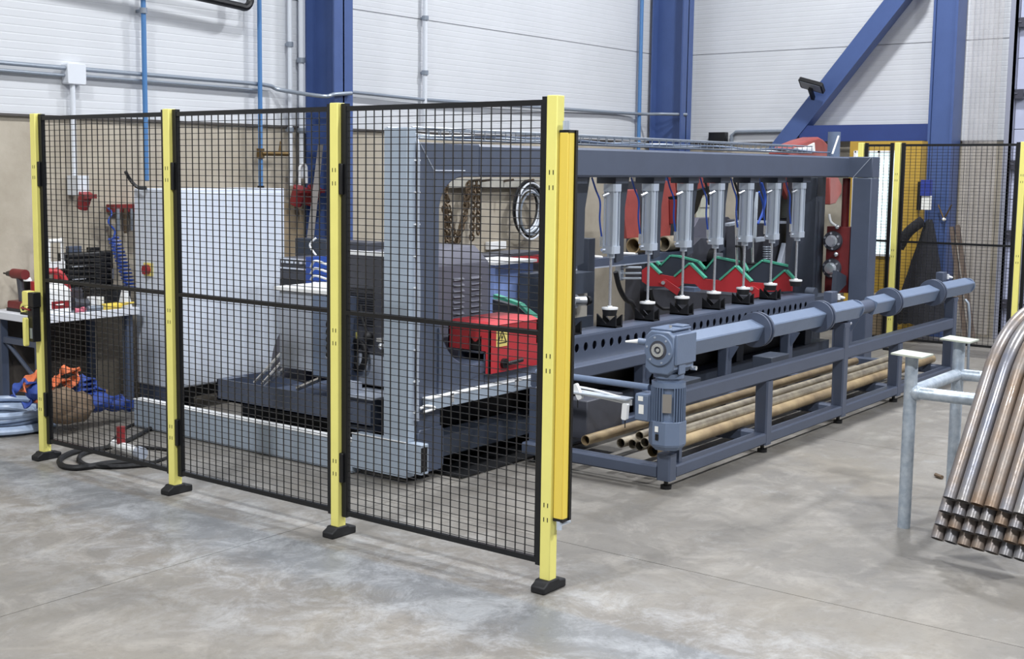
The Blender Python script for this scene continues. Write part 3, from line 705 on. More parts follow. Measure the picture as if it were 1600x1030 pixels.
# hanger plates behind each cylinder
for i, x in enumerate([CYX[0]-.4985]+CYX):
    P = [(x+.10, 1.665), (x+.30, 1.665), (x+.275, 1.56), (x+.25, 1.46), (x+.245, 1.10), (x+.15, 1.08), (x+.15, 1.52), (x+.10, 1.58)]
    MB().polyy(P, YC+.05, YC+.07).box(x-.04, x+.12, YC-.05, YC+.10, 1.622, 1.664).build('hanger_plate', GREYD, mc, bevel=.002)
# V blocks
for i, x in enumerate([CYX[0]-.4985]+CYX[:6]):
    P = [(YC-.075, .658), (YC+.075, .658), (YC+.075, .745), (YC, .68), (YC-.075, .745)]
    MB().polyx(P, x+.03, x+.045).polyx(P, x-.045, x-.03).box(x-.045, x+.045, YC-.075, YC+.075, .655, .668).build('v_block', BLACK, mc)
# hydraulic valves at the far end
vb = MB().box(6.98, 7.12, 1.58, 1.8, .62, 1.22).cyl((7.05, 1.66, 1.2), (7.05, 1.66, 1.66), .035, 12).cyl((6.99, 1.70, 1.09), (7.05, 1.70, 1.09), .1, 20).cyl((6.99, 1.70, .84), (7.05, 1.70, .84), .1, 20)
vbo = vb.build('valve_block', REDV, mc, bevel=.004)
for z in (1.09, .84):
    f_ = MB().cyl((6.95, 1.735, z), (6.975, 1.735, z), .085, 24).cyl((6.975, 1.735, z), (7.0, 1.735, z), .09, 24).build('flange', mat('flange_grey', '4A4C55', .35), vbo)
    f2 = MB().cyl((6.90, 1.735, z), (6.95, 1.735, z), .042, 20).cyl((6.955, 1.735, z), (6.94, 1.735, z), .055, 20)
    for a_ in range(6): t_ = a_*math.pi/3+.4; f2.cyl((6.94, 1.735+.07*math.cos(t_), z+.07*math.sin(t_)), (6.955, 1.735+.07*math.cos(t_), z+.07*math.sin(t_)), .011, 8)
    f2.ball((6.95, 1.69, z+.13), .022, 6).build('flange_bolt', CHROME, vbo)
MB().sweep(spline([(6.95, 1.77, 1.33), (6.93, 1.74, 1.26), (6.95, 1.68, 1.22)], 5), .012, 8).build('white_hose', WHITE, vbo)

# ------------------------------------------------------------------ pale grey cable duct on the floor and up the machine
du = thing('cable_duct', 'pale grey sheet metal cable duct along the floor turning up beside the machine leg', 'duct', (.95, 2.8, 0))
MB().box(.93, 1.0, 2.0, 3.98, .005, .185).build('floor_duct', DUCT, du, bevel=.003)
MB().box(.925, 1.0, 1.60, 2.0, .04, .235).box(.94, 1.0, 1.5, 1.60, .07, .235).build('corner_duct', DUCT, du, bevel=.003)
MB().box(.93, 1.0, 1.60, 1.765, .235, 1.925).build('riser', DUCT, du, bevel=.003)
MB().box(.922, .93, 1.6, 2.0, .232, .24).box(.924, 1.0, 2.0, 3.98, .185, .19).build('lid_edge', WHITE, du)
MB().box(.938, .99, 1.4995, 1.501, .085, .22).build('open_end', BLACK, du)

# ------------------------------------------------------------------ electrical cabinet
cb = thing('electrical_cabinet', 'large white electrical cabinet behind the left part of the mesh fence', 'cabinet', (1.85, 4.3, 0))
MB().box(1.35, 2.40, 4.10, 4.50, .18, 1.555).build('body', CABW, cb, bevel=.006)
MB().box(1.37, 2.38, 4.09, 4.10, .19, 1.53).build('door', CABW, cb, bevel=.004)
MB().box(1.36, 1.42, 4.11, 4.49, .0, .18).build('plinth', GREY, cb)
MB().box(1.42, 2.38, 4.13, 4.19, .10, .18).box(1.42, 2.38, 4.40, 4.46, .10, .18).box(1.5, 1.55, 4.13, 4.19, 0, .10).box(2.3, 2.35, 4.13, 4.19, 0, .10).box(2.3, 2.35, 4.4, 4.46, 0, .10).build('base_frame', BLACK, cb)
sw = thing('x', '', '', (0, 0, 0)); bpy.data.objects.remove(sw)
p_ = at(233, 421, X=1.35)
s_ = MB().box(1.338, 1.35, p_.y-.045, p_.y+.045, p_.z-.045, p_.z+.045).build('switch_plate', mat('switch_yellow', 'E8D878', .5), cb)
MB().cyl((1.35, p_.y, p_.z), (1.31, p_.y, p_.z), .034, 20).box(1.295, 1.31, p_.y-.008, p_.y+.008, p_.z-.03, p_.z+.03).build('rotary_switch', SOCK, s_)
tag(MB().sweep(spline([at(196, 268, Y=4.4), at(205, 283, Y=4.4), at(216, 293, Y=4.35), at(228, 294, Y=4.35)], 5), .012, 6).build('cable_end', BLACK), 'short black cable end lying over the top left of the white cabinet', 'cable')

# ------------------------------------------------------------------ feed unit (dark tray, housings)
fu = thing('saw_feed_unit', 'dark grey feed unit with an open tray and ventilated housings behind the middle mesh panel', 'machine', (1.5, 2.5, 0))
tr_ = MB().box(1.10, 1.115, 2.02, 3.35, .235, .372).box(1.10, 2.1, 3.335, 3.35, .235, .372).box(1.10, 2.1, 2.02, 3.35, .235, .25).box(1.115, 1.30, 3.28, 3.335, .25, .372)
tr_.build('tray', GREY, fu, bevel=.003)
MB().box(1.18, 2.0, 2.1, 3.2, .12, .235).build('underframe', BLACK, fu)
MB().box(1.16, 1.24, 2.25, 3.3, .06, .12).cyl((1.2, 3.2, .03), (1.2, 3.2, .12), .03).cyl((1.2, 2.3, .0), (1.2, 2.3, .12), .03).cyl((1.9, 3.1, .0), (1.9, 3.1, .12), .03).cyl((1.9, 2.3, .0), (1.9, 2.3, .12), .03).cyl((1.2, 3.2, 0), (1.2, 3.2, .03), .045).build('castor_frame', RUBBER, fu)
lb = MB().box(1.2, 1.9, 2.47, 2.875, .485, .965).build('pale_housing', CABS, fu, bevel=.004)
MB().box(1.18, 1.95, 2.42, 2.9, .965, .985).build('top_sheet', WHITE, lb)
MB().box(1.18, 1.2, 2.35, 2.57, .47, .95).build('side_plate', GREYL, fu, bevel=.003)
MB().box(1.2, 1.9, 2.35, 2.47, .25, .95).box(1.15, 1.2, 2.30, 2.36, .25, .95).build('upright', GREY, fu)
w_ = MB(); a_ = [ (2.86+.26*math.cos(t), .40+.36*math.sin(t)) for t in [math.radians(q) for q in range(0, 100, 10)]]
w_.polyx([(2.80, .37)]+a_, 1.35, 1.55).build('round_guard', ANTHP, fu)
dr_ = MB()
Pq = [at(398, 598, X=1.2), at(446, 545, X=1.25), at(446, 560, X=1.25), at(410, 600, X=1.2)]
dr_.cyl(Pq[0], Pq[1], .012, 8).cyl(Pq[3], Pq[2], .012, 8).cyl(at(415, 603, X=1.3), at(446, 575, X=1.3), .016, 8).cyl(at(425, 590, X=1.25), at(433, 582, X=1.25), .028, 10)
dr_.build('guide_rods', CHROME, fu)
MB().cyl(at(465, 607, X=1.3), at(500, 592, X=1.3), .016, 8).build('guide_rod', CHROME, fu)
hs = MB()
for k in range(5):
    z = .80-k*.045; hs.torus((1.16, 2.40, z), .024, .009, (0, 1, .3), 14, 6)
hs.build('coiled_hose', RUBBER, fu)
MB().sweep(spline([(1.15, 2.42, .60), (1.13, 2.36, .58), (1.12, 2.28, .50), (1.12, 2.24, .42)], 5), .008, 6).sweep(spline([(1.14, 2.38, .52), (1.12, 2.3, .44), (1.12, 2.22, .42)], 5), .012, 6).build('silver_hose', CHROME, fu)
# big ventilated housing
bh = MB().box(1.35, 2.17, 2.0, 2.46, .42, 1.13)
bh.prism([(1.35, 2.0, 1.13), (2.17, 2.0, 1.13), (2.17, 2.46, 1.13), (1.35, 2.46, 1.13)], [(1.40, 2.06, 1.21), (2.10, 2.06, 1.235), (2.10, 2.40, 1.235), (1.40, 2.46, 1.20)])
bho = bh.build('main_housing', ANTHP, fu, bevel=.004)
MB().box(1.335, 1.35, 2.12, 2.44, .615, 1.195).build('vent_door', ANTH, bho, bevel=.002)
gr = MB()
for i in range(14):
    for j in range(16): gr.box(1.3335, 1.336, 2.21+i*.0145, 2.221+i*.0145, .775+j*.0145, .784+j*.0145)
gr.build('grille', BLACK, bho, smooth=0)
MB().box(1.33, 1.36, 2.1, 2.5, 1.198, 1.222).build('top_lip', WHITE, bho)
MB().box(1.34, 1.36, 2.1, 2.46, .43, .61).build('lower_plate', CABS, bho)
for c_ in (1.86, 2.03):
    lv = MB()
    for k in range(7): z = 1.05-k*.035; lv.prism([(c_-.05, 1.999, z), (c_-.05, 1.985, z-.014), (c_-.05, 1.999, z-.016)], [(c_+.05, 1.999, z), (c_+.05, 1.985, z-.014), (c_+.05, 1.999, z-.016)])
    lv.build('louvre', ANTHP, bho, smooth=0)
MB().box(1.325, 1.335, 2.34, 2.365, .685, .735).build('lamp_tag', YEL, bho)
MB().torus((1.32, 2.335, .60), .085, .016, (1, .2, 0), 24, 8, (.65, 1)).torus((1.31, 2.30, .60), .085, .012, (1, -.2, 0), 24, 8, (.7, 1)).build('hose_loop', RUBBER, bho)
MB().sweep(spline([(1.33, 2.31, .90), (1.31, 2.28, .82), (1.31, 2.24, .74)], 4), .008, 6).ball((1.31, 2.235, .72), .03, 6).build('handle_lever', RUBBER, bho)
MB().box(1.30, 1.335, 2.11, 2.16, .70, .72).ball((1.30, 2.12, .675), .02, 6).build('latch', CHROME, bho)
# base between tray and leg
MB().box(1.12, 1.36, 2.02, 2.28, .20, .395).build('terminal_box', GREY, fu, bevel=.006)
MB().box(1.10, 1.38, 2.0, 2.3, .395, .405).box(1.14, 1.2, 2.18, 2.29, .405, .47).build('box_lid', CABS, fu)
# control desk on top behind
cdx = MB().box(2.3, 2.55, 3.25, 3.85, .55, .86)
ds = thing('control_box', 'dark grey control box with a blue side behind the second yellow post', 'control box', (2.2, 3.4, 0))
pA = at(461, 372, X=2.6); pB = at(510, 372, X=2.6)
MB().box(2.6, 2.7, pB.y, pA.y, .85, pA.z).build('screen', GREYD, ds, bevel=.004)
pA = at(437, 402, X=2.0); pB = at(486, 440, X=2.0)
MB().box(2.0, 2.3, pB.y, pA.y, pB.z, pA.z).build('console', ANTH, ds, bevel=.004)
m_ = MB()
for k in range(6): m_.box(1.98, 2.0, pB.y+.02+k*.045, pB.y+.05+k*.045, pA.z-.035, pA.z-.02)
m_.box(1.985, 2.0, pB.y, pA.y, pA.z-.01, pA.z).box(1.985, 2.0, pB.y, pA.y, (pA.z+pB.z)/2, (pA.z+pB.z)/2+.01).build('button_row', CHROME, ds)
MB().box(1.95, 2.3, pB.y-.06, pB.y, pB.z-.12, pA.z+.02).build('blue_panel', mat('bright_blue', '2A4C9E', .4), ds)
m_ = MB()
for k in range(4): m_.sweep(spline([(1.94, pB.y-.06, pA.z-.05-.04*k), (1.92, pB.y-.12, pA.z+.0-.05*k), (1.95, pB.y-.2, pA.z-.02-.05*k)], 5), .009, 6)
m_.sweep(spline([(2.0, pB.y-.05, pA.z+.15), (1.98, pB.y-.01, pA.z+.10), (2.0, pB.y-.05, pA.z+.03)], 5), .007, 6)
m_.build('cable', WHITE, ds)
MB().box(2.0, 2.3, pB.y-.02, pA.y, 0, pB.z).build('pedestal', BLACK, ds)
# little dark box on top of housing
pA = at(563, 377, X=2.6); pB = at(585, 391, X=2.6)
tag(MB().box(2.5, 2.7, pB.y-.02, pA.y+.16, .0, pA.z+.0).build('floor_cabinet', ANTH, bevel=.006), 'dark cabinet whose top shows just above the ventilated housing', 'cabinet')
# angled board and pole by the left column
tag(MB().prism([at(478, 385, Y=4.55), at(489, 385, Y=4.55), at(489, 387, Y=4.6), at(478, 387, Y=4.6)], [at(497, 226, Y=4.75), at(505, 226, Y=4.75), at(505, 228, Y=4.8), at(497, 228, Y=4.8)]).build('board', mat('grey_plank', '6B6764', .7, noise=.15)), 'grey plank leaning against the left blue column', 'board')
tag(MB().box(3.15, 3.45, 4.97, 4.995, .6, 1.42).build('plywood_sheet', WOOD), 'pale brown sheet on the wall below the two red sockets', 'panel')

# ------------------------------------------------------------------ roller frame with gearmotor
rf = thing('roller_conveyor', 'low blue grey steel frame carrying a driven shaft with discs, right foreground', 'frame', (4, .9, 0))
FY0, FY1, BY0, BY1 = .453, .533, 1.35, 1.43
XA, XB = 1.76, 6.50
def tube(name, x0, x1, y0, y1, z0, z1, ax, M_=GREY, c=.009):
    return MB().cbox(x0, x1, y0, y1, z0, z1, c, ax).build(name, M_, rf)
tube('front_bottom_rail', XA+.08, XB-.08, FY0, FY1, .057, .127, 'x')
MB().box(1.90, 1.93, FY0+.02, FY1, .127, .445).build('inner_post', GREY, rf)
tube('front_top_rail', XA+.13, XB-.08, FY0, FY1, .445, .53, 'x')
tube('back_bottom_rail', XA+.08, XB-.08, BY0, BY1, .057, .127, 'x')
tube('back_top_rail', XA+.08, XB-.08, BY0, BY1, .447, .53, 'x')
tube('end_rail', XA+.0, XA+.08, FY1, BY1, .057, .127, 'y')
for x in (XA, 2.94, 4.12, 5.18, XB-.08):
    top = .195 if x == XA else .665 if x in (4.12, XB-.08) else .445
    MB().cbox(x-.001, x+.081, FY0-.0015, FY1+.001, .05, top, .009, 'z').build('post', GREY, rf)
    MB().cyl((x+.04, FY0+.04, 0), (x+.04, FY0+.04, .02), .03).cyl((x+.04, FY0+.04, .02), (x+.04, FY0+.04, .055), .012).build('levelling_foot', BLACK, rf)
    bp_ = MB().cbox(x+.06, x+.14, BY0, BY1, .05, .447, .009, 'z').polyx([(BY0, .447), (BY0-.07, .447), (BY0, .33)], x+.095, x+.105)
    bp_.build('back_post', GREY, rf)
    MB().cyl((x+.1, BY0+.04, 0), (x+.1, BY0+.04, .055), .02).build('levelling_foot', BLACK, rf)
    if x not in (XA, XB-.08): tube('cross_rail', x, x+.08, FY1, BY0, .057, .127, 'y')
MB().box(4.205, 4.215, FY0+.02, FY1, .54, .70).box(4.36, 4.43, .56, .64, .45, .70).build('stiffener', GREY, rf)
tube('end_rail', XB-.08, XB, FY1, BY0, .057, .127, 'y')
SY, SZ = .485, .772
# shaft
RM = Matrix.Translation((0, SY, SZ)) @ Matrix.Rotation(math.radians(22), 4, 'X')
def sq(x0, x1, h=.05): return MB().cbox(x0, x1, -h, h, -h, h, .006, 'x', RM)
sh = sq(1.90, 4.37).build('shaft', GREYL, rf)
sq(4.62, 6.84).build('shaft', GREYL, rf)
MB().cyl((4.37, SY, SZ), (4.62, SY, SZ), .047, 24).build('coupling', GREY, rf)
MB().cyl((4.36, SY, SZ), (4.375, SY, SZ), .062, 24).cyl((6.83, SY, SZ), (6.85, SY, SZ), .062, 24).build('collar', GREYL, rf)
MB().cyl((6.85, SY, SZ), (6.90, SY, SZ), .03, 16).build('shaft_end', GREY, rf)
for x in (2.83, 3.75, 5.0, 5.97):
    MB().cyl((x-.03, SY, SZ), (x-.015, SY, SZ), .105, 40).cyl((x-.015, SY, SZ), (x+.012, SY, SZ), .092, 40).cyl((x+.012, SY, SZ), (x+.03, SY, SZ), .105, 40).build('disc', GREY, rf, bevel=.002)
for x in (4.12, 6.42):
    b_ = MB().box(x, x+.10, SY+.07, SY+.13, .64, .90).box(x+.0, x+.10, SY-.03, SY+.13, .66, .695).build('bearing_block', GREY, rf, bevel=.003)
    MB().cyl((x+.12, SY+.08, .86), (x+.17, SY+.05, .85), .016, 10, r1=.008).box(x+.10, x+.125, SY+.06, SY+.10, .84, .88).build('grease_nipple', WHITE, b_)
    MB().cyl((x+.10, SY, .675), (x+.17, SY, .68), .012, 8).build('pin', CHROME, b_)
# gearmotor
gm = Vector((1.70, SY, SZ))
gx0, gx1 = 1.675, 1.90
H_ = MB()
H_.cbox(gx0, gx1, SY-.085, SY+.085, SZ-.13, SZ+.10, .03, 'x').build('gearbox', GREYL, rf, bevel=.008)
gbx = MB().cyl((gx0-.012, SY, SZ), (gx0+.005, SY, SZ), .084, 40).build('gearbox_flange', GREYL, rf, bevel=.003)
MB().cyl((gx0-.014, SY, SZ), (gx0-.010, SY, SZ), .05, 32).build('seal', ANTH, gbx)
MB().pipe((gx0-.022, SY, SZ), (gx0-.012, SY, SZ), .036, .020, 28).build('hollow_shaft', CHROME, gbx)
MB().cyl((gx0-.018, SY, SZ), (gx0-.012, SY, SZ), .010, 12).build('shaft_screw', CHROME, gbx)
b2 = MB()
for k in range(6):
    t_ = k*math.pi/3+.2; b2.cyl((gx0-.0145, SY+.069*math.cos(t_), SZ+.069*math.sin(t_)), (gx0-.010, SY+.069*math.cos(t_), SZ+.069*math.sin(t_)), .006, 8)
b2.build('bolt', CABS, gbx)
cv = MB().box(gx0+.01, gx1-.005, SY-.10, SY-.085, SZ-.075, SZ+.085).box(gx0+.02, gx1-.01, SY-.07, SY+.07, SZ+.10, SZ+.112).box(gx1-.09, gx1-.01, SY-.06, SY+.02, SZ+.112, SZ+.122)
cv.box(gx0+.05, gx0+.12, SY-.094, SY-.085, SZ-.13, SZ-.05)
cv.build('gearbox_cover', GREYL, rf, bevel=.004)
MB().cyl((gx0+.06, SY-.03, SZ+.112), (gx0+.06, SY-.03, SZ+.128), .009, 8).cyl((gx1-.02, SY-.112, SZ-.11), (gx1-.02, SY-.08, SZ-.11), .012, 8).build('vent_plug', CHROME, rf)
MB().cyl((gx0+.03, SY+.07, SZ+.03), (gx0+.0, SY+.13, SZ+.035), .018, 12).build('breather', GREYL, rf)
MB().cyl((gx0+.0, SY+.13, SZ+.035), (gx0-.03, SY+.19, SZ+.03), .012, 10, r1=.005).build('nozzle', WHITE, rf)
mx, my = (gx0+gx1)/2-.012, SY-.005
MB().cyl((mx, my, SZ-.155), (mx, my, SZ-.13), .082, 32).cyl((mx, my, SZ-.175), (mx, my, SZ-.155), .07, 32).build('motor_neck', GREYL, rf)
mt = MB().cyl((mx, my, SZ-.395), (mx, my, SZ-.175), .078, 32)
for k in range(36):
    a_ = 2*math.pi*k/36
    if 3.35 < a_ < 3.95: continue
    Mx = Matrix.Translation((mx, my, 0)) @ Matrix.Rotation(a_, 4, 'Z')
    mt.box(.075, .094, -.0022, .0022, SZ-.385, SZ-.205, Mx)
mt.cyl((mx, my, SZ-.205), (mx, my, SZ-.178), .093, 12)
mto = mt.build('motor', GREYL, rf)
cwl = [ (mx+.100*math.cos(t), my+.100*math.sin(t)) for t in [math.pi/8+k*math.pi/4 for k in range(8)]]
cwb = [ (mx+.075*math.cos(t), my+.075*math.sin(t)) for t in [math.pi/8+k*math.pi/4 for k in range(8)]]
MB().prism([(a_, b2_, SZ-.515) for a_, b2_ in cwl], [(a_, b2_, SZ-.385) for a_, b2_ in cwl]).prism([(a_, b2_, SZ-.545) for a_, b2_ in cwb], [(a_, b2_, SZ-.515) for a_, b2_ in cwl]).build('fan_cowl', GREYL, rf, bevel=.004)
Mn = Matrix.Translation((mx, my, 0)) @ Matrix.Rotation(math.radians(205), 4, 'Z')
MB().box(.088, .091, -.025, .025, SZ-.335, SZ-.235, Mn).build('name_plate', mat('worn_plate', '9A9590', .4, metal=.5), rf)
MB().cbox(mx-.07, mx+.06, my+.075, my+.165, SZ-.40, SZ-.255, .01, 'z').box(mx-.075, mx-.07, my+.08, my+.16, SZ-.395, SZ-.26).build('terminal_box', GREYL, rf, bevel=.005)
MB().box(mx-.077, mx-.075, my+.105, my+.135, SZ-.36, SZ-.31).box(mx-.077, mx-.075, my+.11, my+.14, SZ-.29, SZ-.265).box(mx-.101, mx-.098, my-.0, my+.02, SZ-.44, SZ-.41).build('sticker', PAPER, rf)
MB().box(mx-.098, mx-.095, my+.0, my+.018, SZ-.485, SZ-.452).build('slot', BLACK, rf)
# cross arm and cabling from terminal box to the left
MB().cyl((1.78, .60, .545), (1.80, 1.36, .545), .018, 12).build('support_bar', GREYL, rf)
sb = MB()
for k in range(3): sb.sweep(spline([(1.70, .66, .475-.01*k), (1.69, .9, .50-.018*k+.01), (1.69, 1.2, .515-.02*k)], 6), .007, 6)
sb.build('cable', WHITE, rf)
MB().box(1.64, 1.72, .66, 1.25, .485, .492).build('cable_support', ALU, rf)
for (px, py, rz) in ((903, 612, -28), (977, 643, 4)):
    p_ = at(px, py, X=1.66)
    Mx = Matrix.Translation(p_) @ Matrix.Rotation(math.radians(rz), 4, 'X')
    o_ = MB().cbox(-.012, .012, -.016, .016, -.045, .045, .006, 'x', Mx).build('cable_tag', WHITE, rf)
    MB().cyl(p_, p_+Vector((0, 0, -.09)), .003, 6).build('dangling_wire', BLACK, o_)

# tubes lying in the frame
def steel_tube(x0, x1, y, z, r, M_, label, y2=None, z2=None):
    t_ = thing('steel_tube', label, 'tube', ((x0+x1)/2, y, z-r), 'loose steel tubes lying in the roller frame')
    MB().pipe((x0, y, z), (x1, y2 if y2 is not None else y, z2 if z2 is not None else z), r, r-.004, 20).build('wall', M_, t_)
    MB().cyl((x0+.045, y, z), (x0+.047, y, z), r-.0045, 16).build('bore_shade_disc', DARKIN, t_)  # dark disc near the open end stands for the shade inside
    return t_
zf = .127
r_ = .028
steel_tube(1.93, 6.55, .655, zf+r_+.005, .034, RUST, 'brownish steel tube in the roller frame, nearest the front rail')
steel_tube(2.02, 6.35, .722, zf+r_+.003, r_, STEEL, 'pale steel tube second from the front rail in the roller frame')
steel_tube(1.90, 6.30, .69, zf+r_*2.9, r_, STEEL, 'pale steel tube on top between the first two tubes of the frame')
steel_tube(2.00, 6.40, .782, zf+r_+.003, r_, STEEL, 'pale steel tube third from the front rail in the roller frame')
steel_tube(2.02, 6.30, .84, zf+r_+.003, r_, STEEL, 'pale steel tube fourth from the front rail in the roller frame')
steel_tube(2.00, 6.20, .905, zf+r_+.003, r_, STEEL, 'grey steel tube fifth from the front rail in the roller frame')
steel_tube(2.05, 6.10, .812, zf+r_*2.75, r_, STEEL, 'pale steel tube on top of the third and fourth tubes of the frame')
pe = at(889, 682, Y=1.15)
steel_tube(1.93, 6.0, 1.10, zf+.03, .030, RUST, 'rusty steel tube lying towards the back rail of the roller frame')
# dark boxes behind, under the beam
tag(MB().box(2.05, 2.45, 1.17, 1.33, .127, .36).build('steel_block', ANTH, bevel=.006), 'dark steel block in the roller frame below the cable bar', 'block')
tag(MB().box(4.55, 4.85, 1.17, 1.33, .127, .34).build('steel_block', GREYD, bevel=.006), 'grey steel block in the middle of the roller frame', 'block')
tag(MB().box(3.15, 3.45, 1.17, 1.33, .127, .33).build('steel_block', GREYD, bevel=.006), 'dark grey block beneath the first disc inside the roller frame', 'block')

# ------------------------------------------------------------------ galvanised stand with the bent tubes
SX, SYY = 1.9, -.763
st = thing('pipe_stand', 'galvanised tubular stand supporting the bundle of bent tubes', 'stand', (SX, SYY, 0))
def leg(x, y, top=.845):
    MB().cyl((x, y, 0), (x, y, top), .030, 24).build('leg', GALV, st)
    Mx = Matrix.Translation((x, y, top)) @ Matrix.Rotation(math.radians(3), 4, 'X')
    MB().box(-.08, .08, -.075, .075, 0, .008, Mx).build('top_plate', mat('plate_pale', 'CBD2C4', .4, metal=.4), st)
leg(SX, SYY); leg(SX+.71, SYY); leg(SX, -1.9, .69); leg(SX+.71, -1.9, .69)
MB().cyl((SX, SYY, .665), (SX, -1.9, .665), .03, 20).build('cross_arm', GALV, st)
MB().cyl((SX+.71, SYY, .665), (SX+.71, -1.9, .665), .03, 20).build('cross_arm', GALV, st)
MB().cyl((SX, SYY, .665), (SX+.71, SYY, .665), .03, 20).build('side_arm', GALV, st)
MB().ball((SX, SYY-.03, .665), .036, 8).ball((SX+.03, SYY, .665), .036, 8).build('weld', GALV, st)
for x in (1.98, 2.30):
    MB().cyl((x, -1.52, .0), (x, -1.52, .895), .03, 20).build('saddle_leg', GALV, st)
# bent tubes : arches in X-Z planes, nested four deep
th = math.radians(62.0)       # lean of the straight legs above the floor
PH = math.radians(-12)        # the arches stand a little askew to the machine
TR, TP, TL = .0305, .0635, .055
HD = Vector((math.cos(PH), math.sin(PH), 0)); SD = Vector((math.sin(PH), -math.cos(PH), 0))
def hoop(row):
    u = HD*math.cos(th)+Vector((0, 0, math.sin(th))); n_ = HD*math.sin(th)-Vector((0, 0, math.cos(th)))
    E = Vector((1.42, -1.12, .30))+n_*TL*row-u*(.052*row)-SD*(.030*row)
    R = .50-TL*row; Ls = .60+.052*row
    C = E+u*Ls+n_*R
    pts = [E, E+u*Ls*.5]
    N_ = 28; a0 = math.pi/2+th
    for i in range(N_+1):
        a_ = a0-2*th*i/N_; pts.append(C+HD*(R*math.cos(a_))+Vector((0, 0, R*math.sin(a_))))
    u2 = HD*math.cos(th)-Vector((0, 0, math.sin(th))); pts += [pts[-1]+u2*Ls*.5, pts[-1]+u2*Ls]
    return pts
BVAR = [BENT, mat('mill_scale_brown', '86705C', .38, metal=.35, c2='8E8A88', scale=4, bump=.25, bscale=30, coat=.2), mat('mill_scale_blue', '7C7F8C', .32, metal=.5, c2='9A958F', scale=5, bump=.25, bscale=30, coat=.3)]
rown = ['outermost', 'second', 'third', 'innermost']
coln = ['leftmost', 'second from the left', 'third from the left', 'fourth from the left', 'fifth from the left', 'sixth from the left', 'seventh from the left']
for row in range(4):
    pts = hoop(row); first = None
    for k in range(7):
        off = SD*TP*k
        lab = 'bent steel tube in the %s layer of the arched bundle, %s' % (rown[row], coln[k])
        if first is None:
            m_ = MB().sweep(pts, TR, 18, hollow=.004)
            first = m_.build('bent_tube', BENT); tag(first, lab, 'tube', 'bent steel tubes stacked on the stand')
            q = pts[0].lerp(pts[1], .08)+Vector((.5, -.86, 0))*(TR-.001)
            MB().cyl(q, q+Vector((.5, -.86, 0))*.002, .006, 8).build('drilled_hole', BLACK, first)
        else:
            c = first.copy(); COL.objects.link(c); c.location = first.location+off; c['label'] = lab
            c.material_slots[0].link = 'OBJECT'; c.material_slots[0].material = BVAR[(k*2+row+(k//3)) % 3]
            for ch in first.children: q = ch.copy(); COL.objects.link(q); q.parent = c

# ------------------------------------------------------------------ red zigzag tube trough behind the beam
ZX = 6.42
zz = thing('tube_trough', 'red zigzag trough plates with green edges behind the row of cylinders', 'trough', (ZX, 2.6, 0))
prof = [(3.40, .76), (3.31, .822), (3.09, .722), (2.93, .718), (2.87, .83)]
top = [at(x, y, X=ZX) for x, y in ((1003, 422), (1015, 413.5), (1031, 429), (1055, 433), (1078, 413), (1101, 436), (1126, 438.5), (1150, 417.5), (1173, 441), (1204, 443.5), (1227, 424), (1237, 436))]
bot = [at(x, y, X=ZX) for x, y in ((1237, 455), (1150, 457.5), (1095, 452.5), (1086, 444), (1067, 443), (1060, 449), (1013, 447), (1003, 440))]
P = [(p.y, p.z) for p in top+bot]
MB().polyx(P, ZX, ZX+.02).build('front_plate', RED, zz, smooth=0)
def strips(X_, pairs, par):
    for a_, b2_ in pairs:
        p, q = at(*a_, X=X_), at(*b2_, X=X_); dv = (q-p).normalized(); nv = Vector((0, -dv.z, dv.y))
        if nv.z < 0: nv = -nv
        MB().prism([p+Vector((-.012, 0, 0)), q+Vector((-.012, 0, 0)), q+Vector((-.012, 0, 0))+nv*.018, p+Vector((-.012, 0, 0))+nv*.018],
                   [p+Vector((.035, 0, 0)), q+Vector((.035, 0, 0)), q+Vector((.035, 0, 0))+nv*.018, p+Vector((.035, 0, 0))+nv*.018]).build('green_strip', GREEN, par)
strips(ZX, [((1015, 413.5), (1031, 429)), ((1055, 433), (1078, 413)), ((1078, 413), (1101, 436)), ((1126, 438.5), (1150, 417.5)), ((1150, 417.5), (1173, 441)), ((1204, 443.5), (1227, 424)), ((1227, 424), (1240, 438))], zz)
# rear dark plate seen above
RXp = 6.95
dk = [(1008, 404), (1016, 402), (1032, 417), (1048, 401), (1060, 402), (1090, 410), (1102, 424), (1119, 403.5), (1160, 412), (1168, 427), (1192, 408.5), (1235, 418), (1244, 432)]
P = [(at(x, y, X=RXp).y, at(x, y, X=RXp).z) for x, y in dk]
P += [(P[-1][0], .5), (P[0][0], .5)]
MB().polyx(P, RXp, RXp+.02).build('rear_plate', GREYD, zz, smooth=0)
strips(RXp, [(dk[i], dk[i+1]) for i in range(1, len(dk)-1)], zz)
MB().prism([at(x, y, X=ZX-.03) for x, y in ((1028, 441), (1040, 436), (1063, 452), (1058, 462))], [at(x, y, X=ZX-.005) for x, y in ((1028, 441), (1040, 436), (1063, 452), (1058, 462))]).prism([at(x, y, X=ZX-.03) for x, y in ((1168, 447), (1178, 447), (1200, 462), (1178, 466))], [at(x, y, X=ZX-.005) for x, y in ((1168, 447), (1178, 447), (1200, 462), (1178, 466))]).build('link_arm', RED, zz, bevel=.003)
for q_ in ((1036, 442), (1174, 451)): MB().cyl(at(*q_, X=ZX-.05), at(*q_, X=ZX), .018, 12).build('pivot_pin', CHROME, zz)
m_ = MB()
for yy in (418, 427, 435): m_.cyl(at(970, yy, X=ZX), at(1002, yy, X=ZX), .011, 8)
m_.box(ZX-.03, ZX+.03, at(970, 420, X=ZX).y-.015, at(966, 420, X=ZX).y+.015, at(968, 438, X=ZX).z, at(968, 414, X=ZX).z).build('linear_guide', ALU, zz)
bp = at(1067, 448, X=ZX+.1); bq = at(1088, 475, X=ZX+.1)
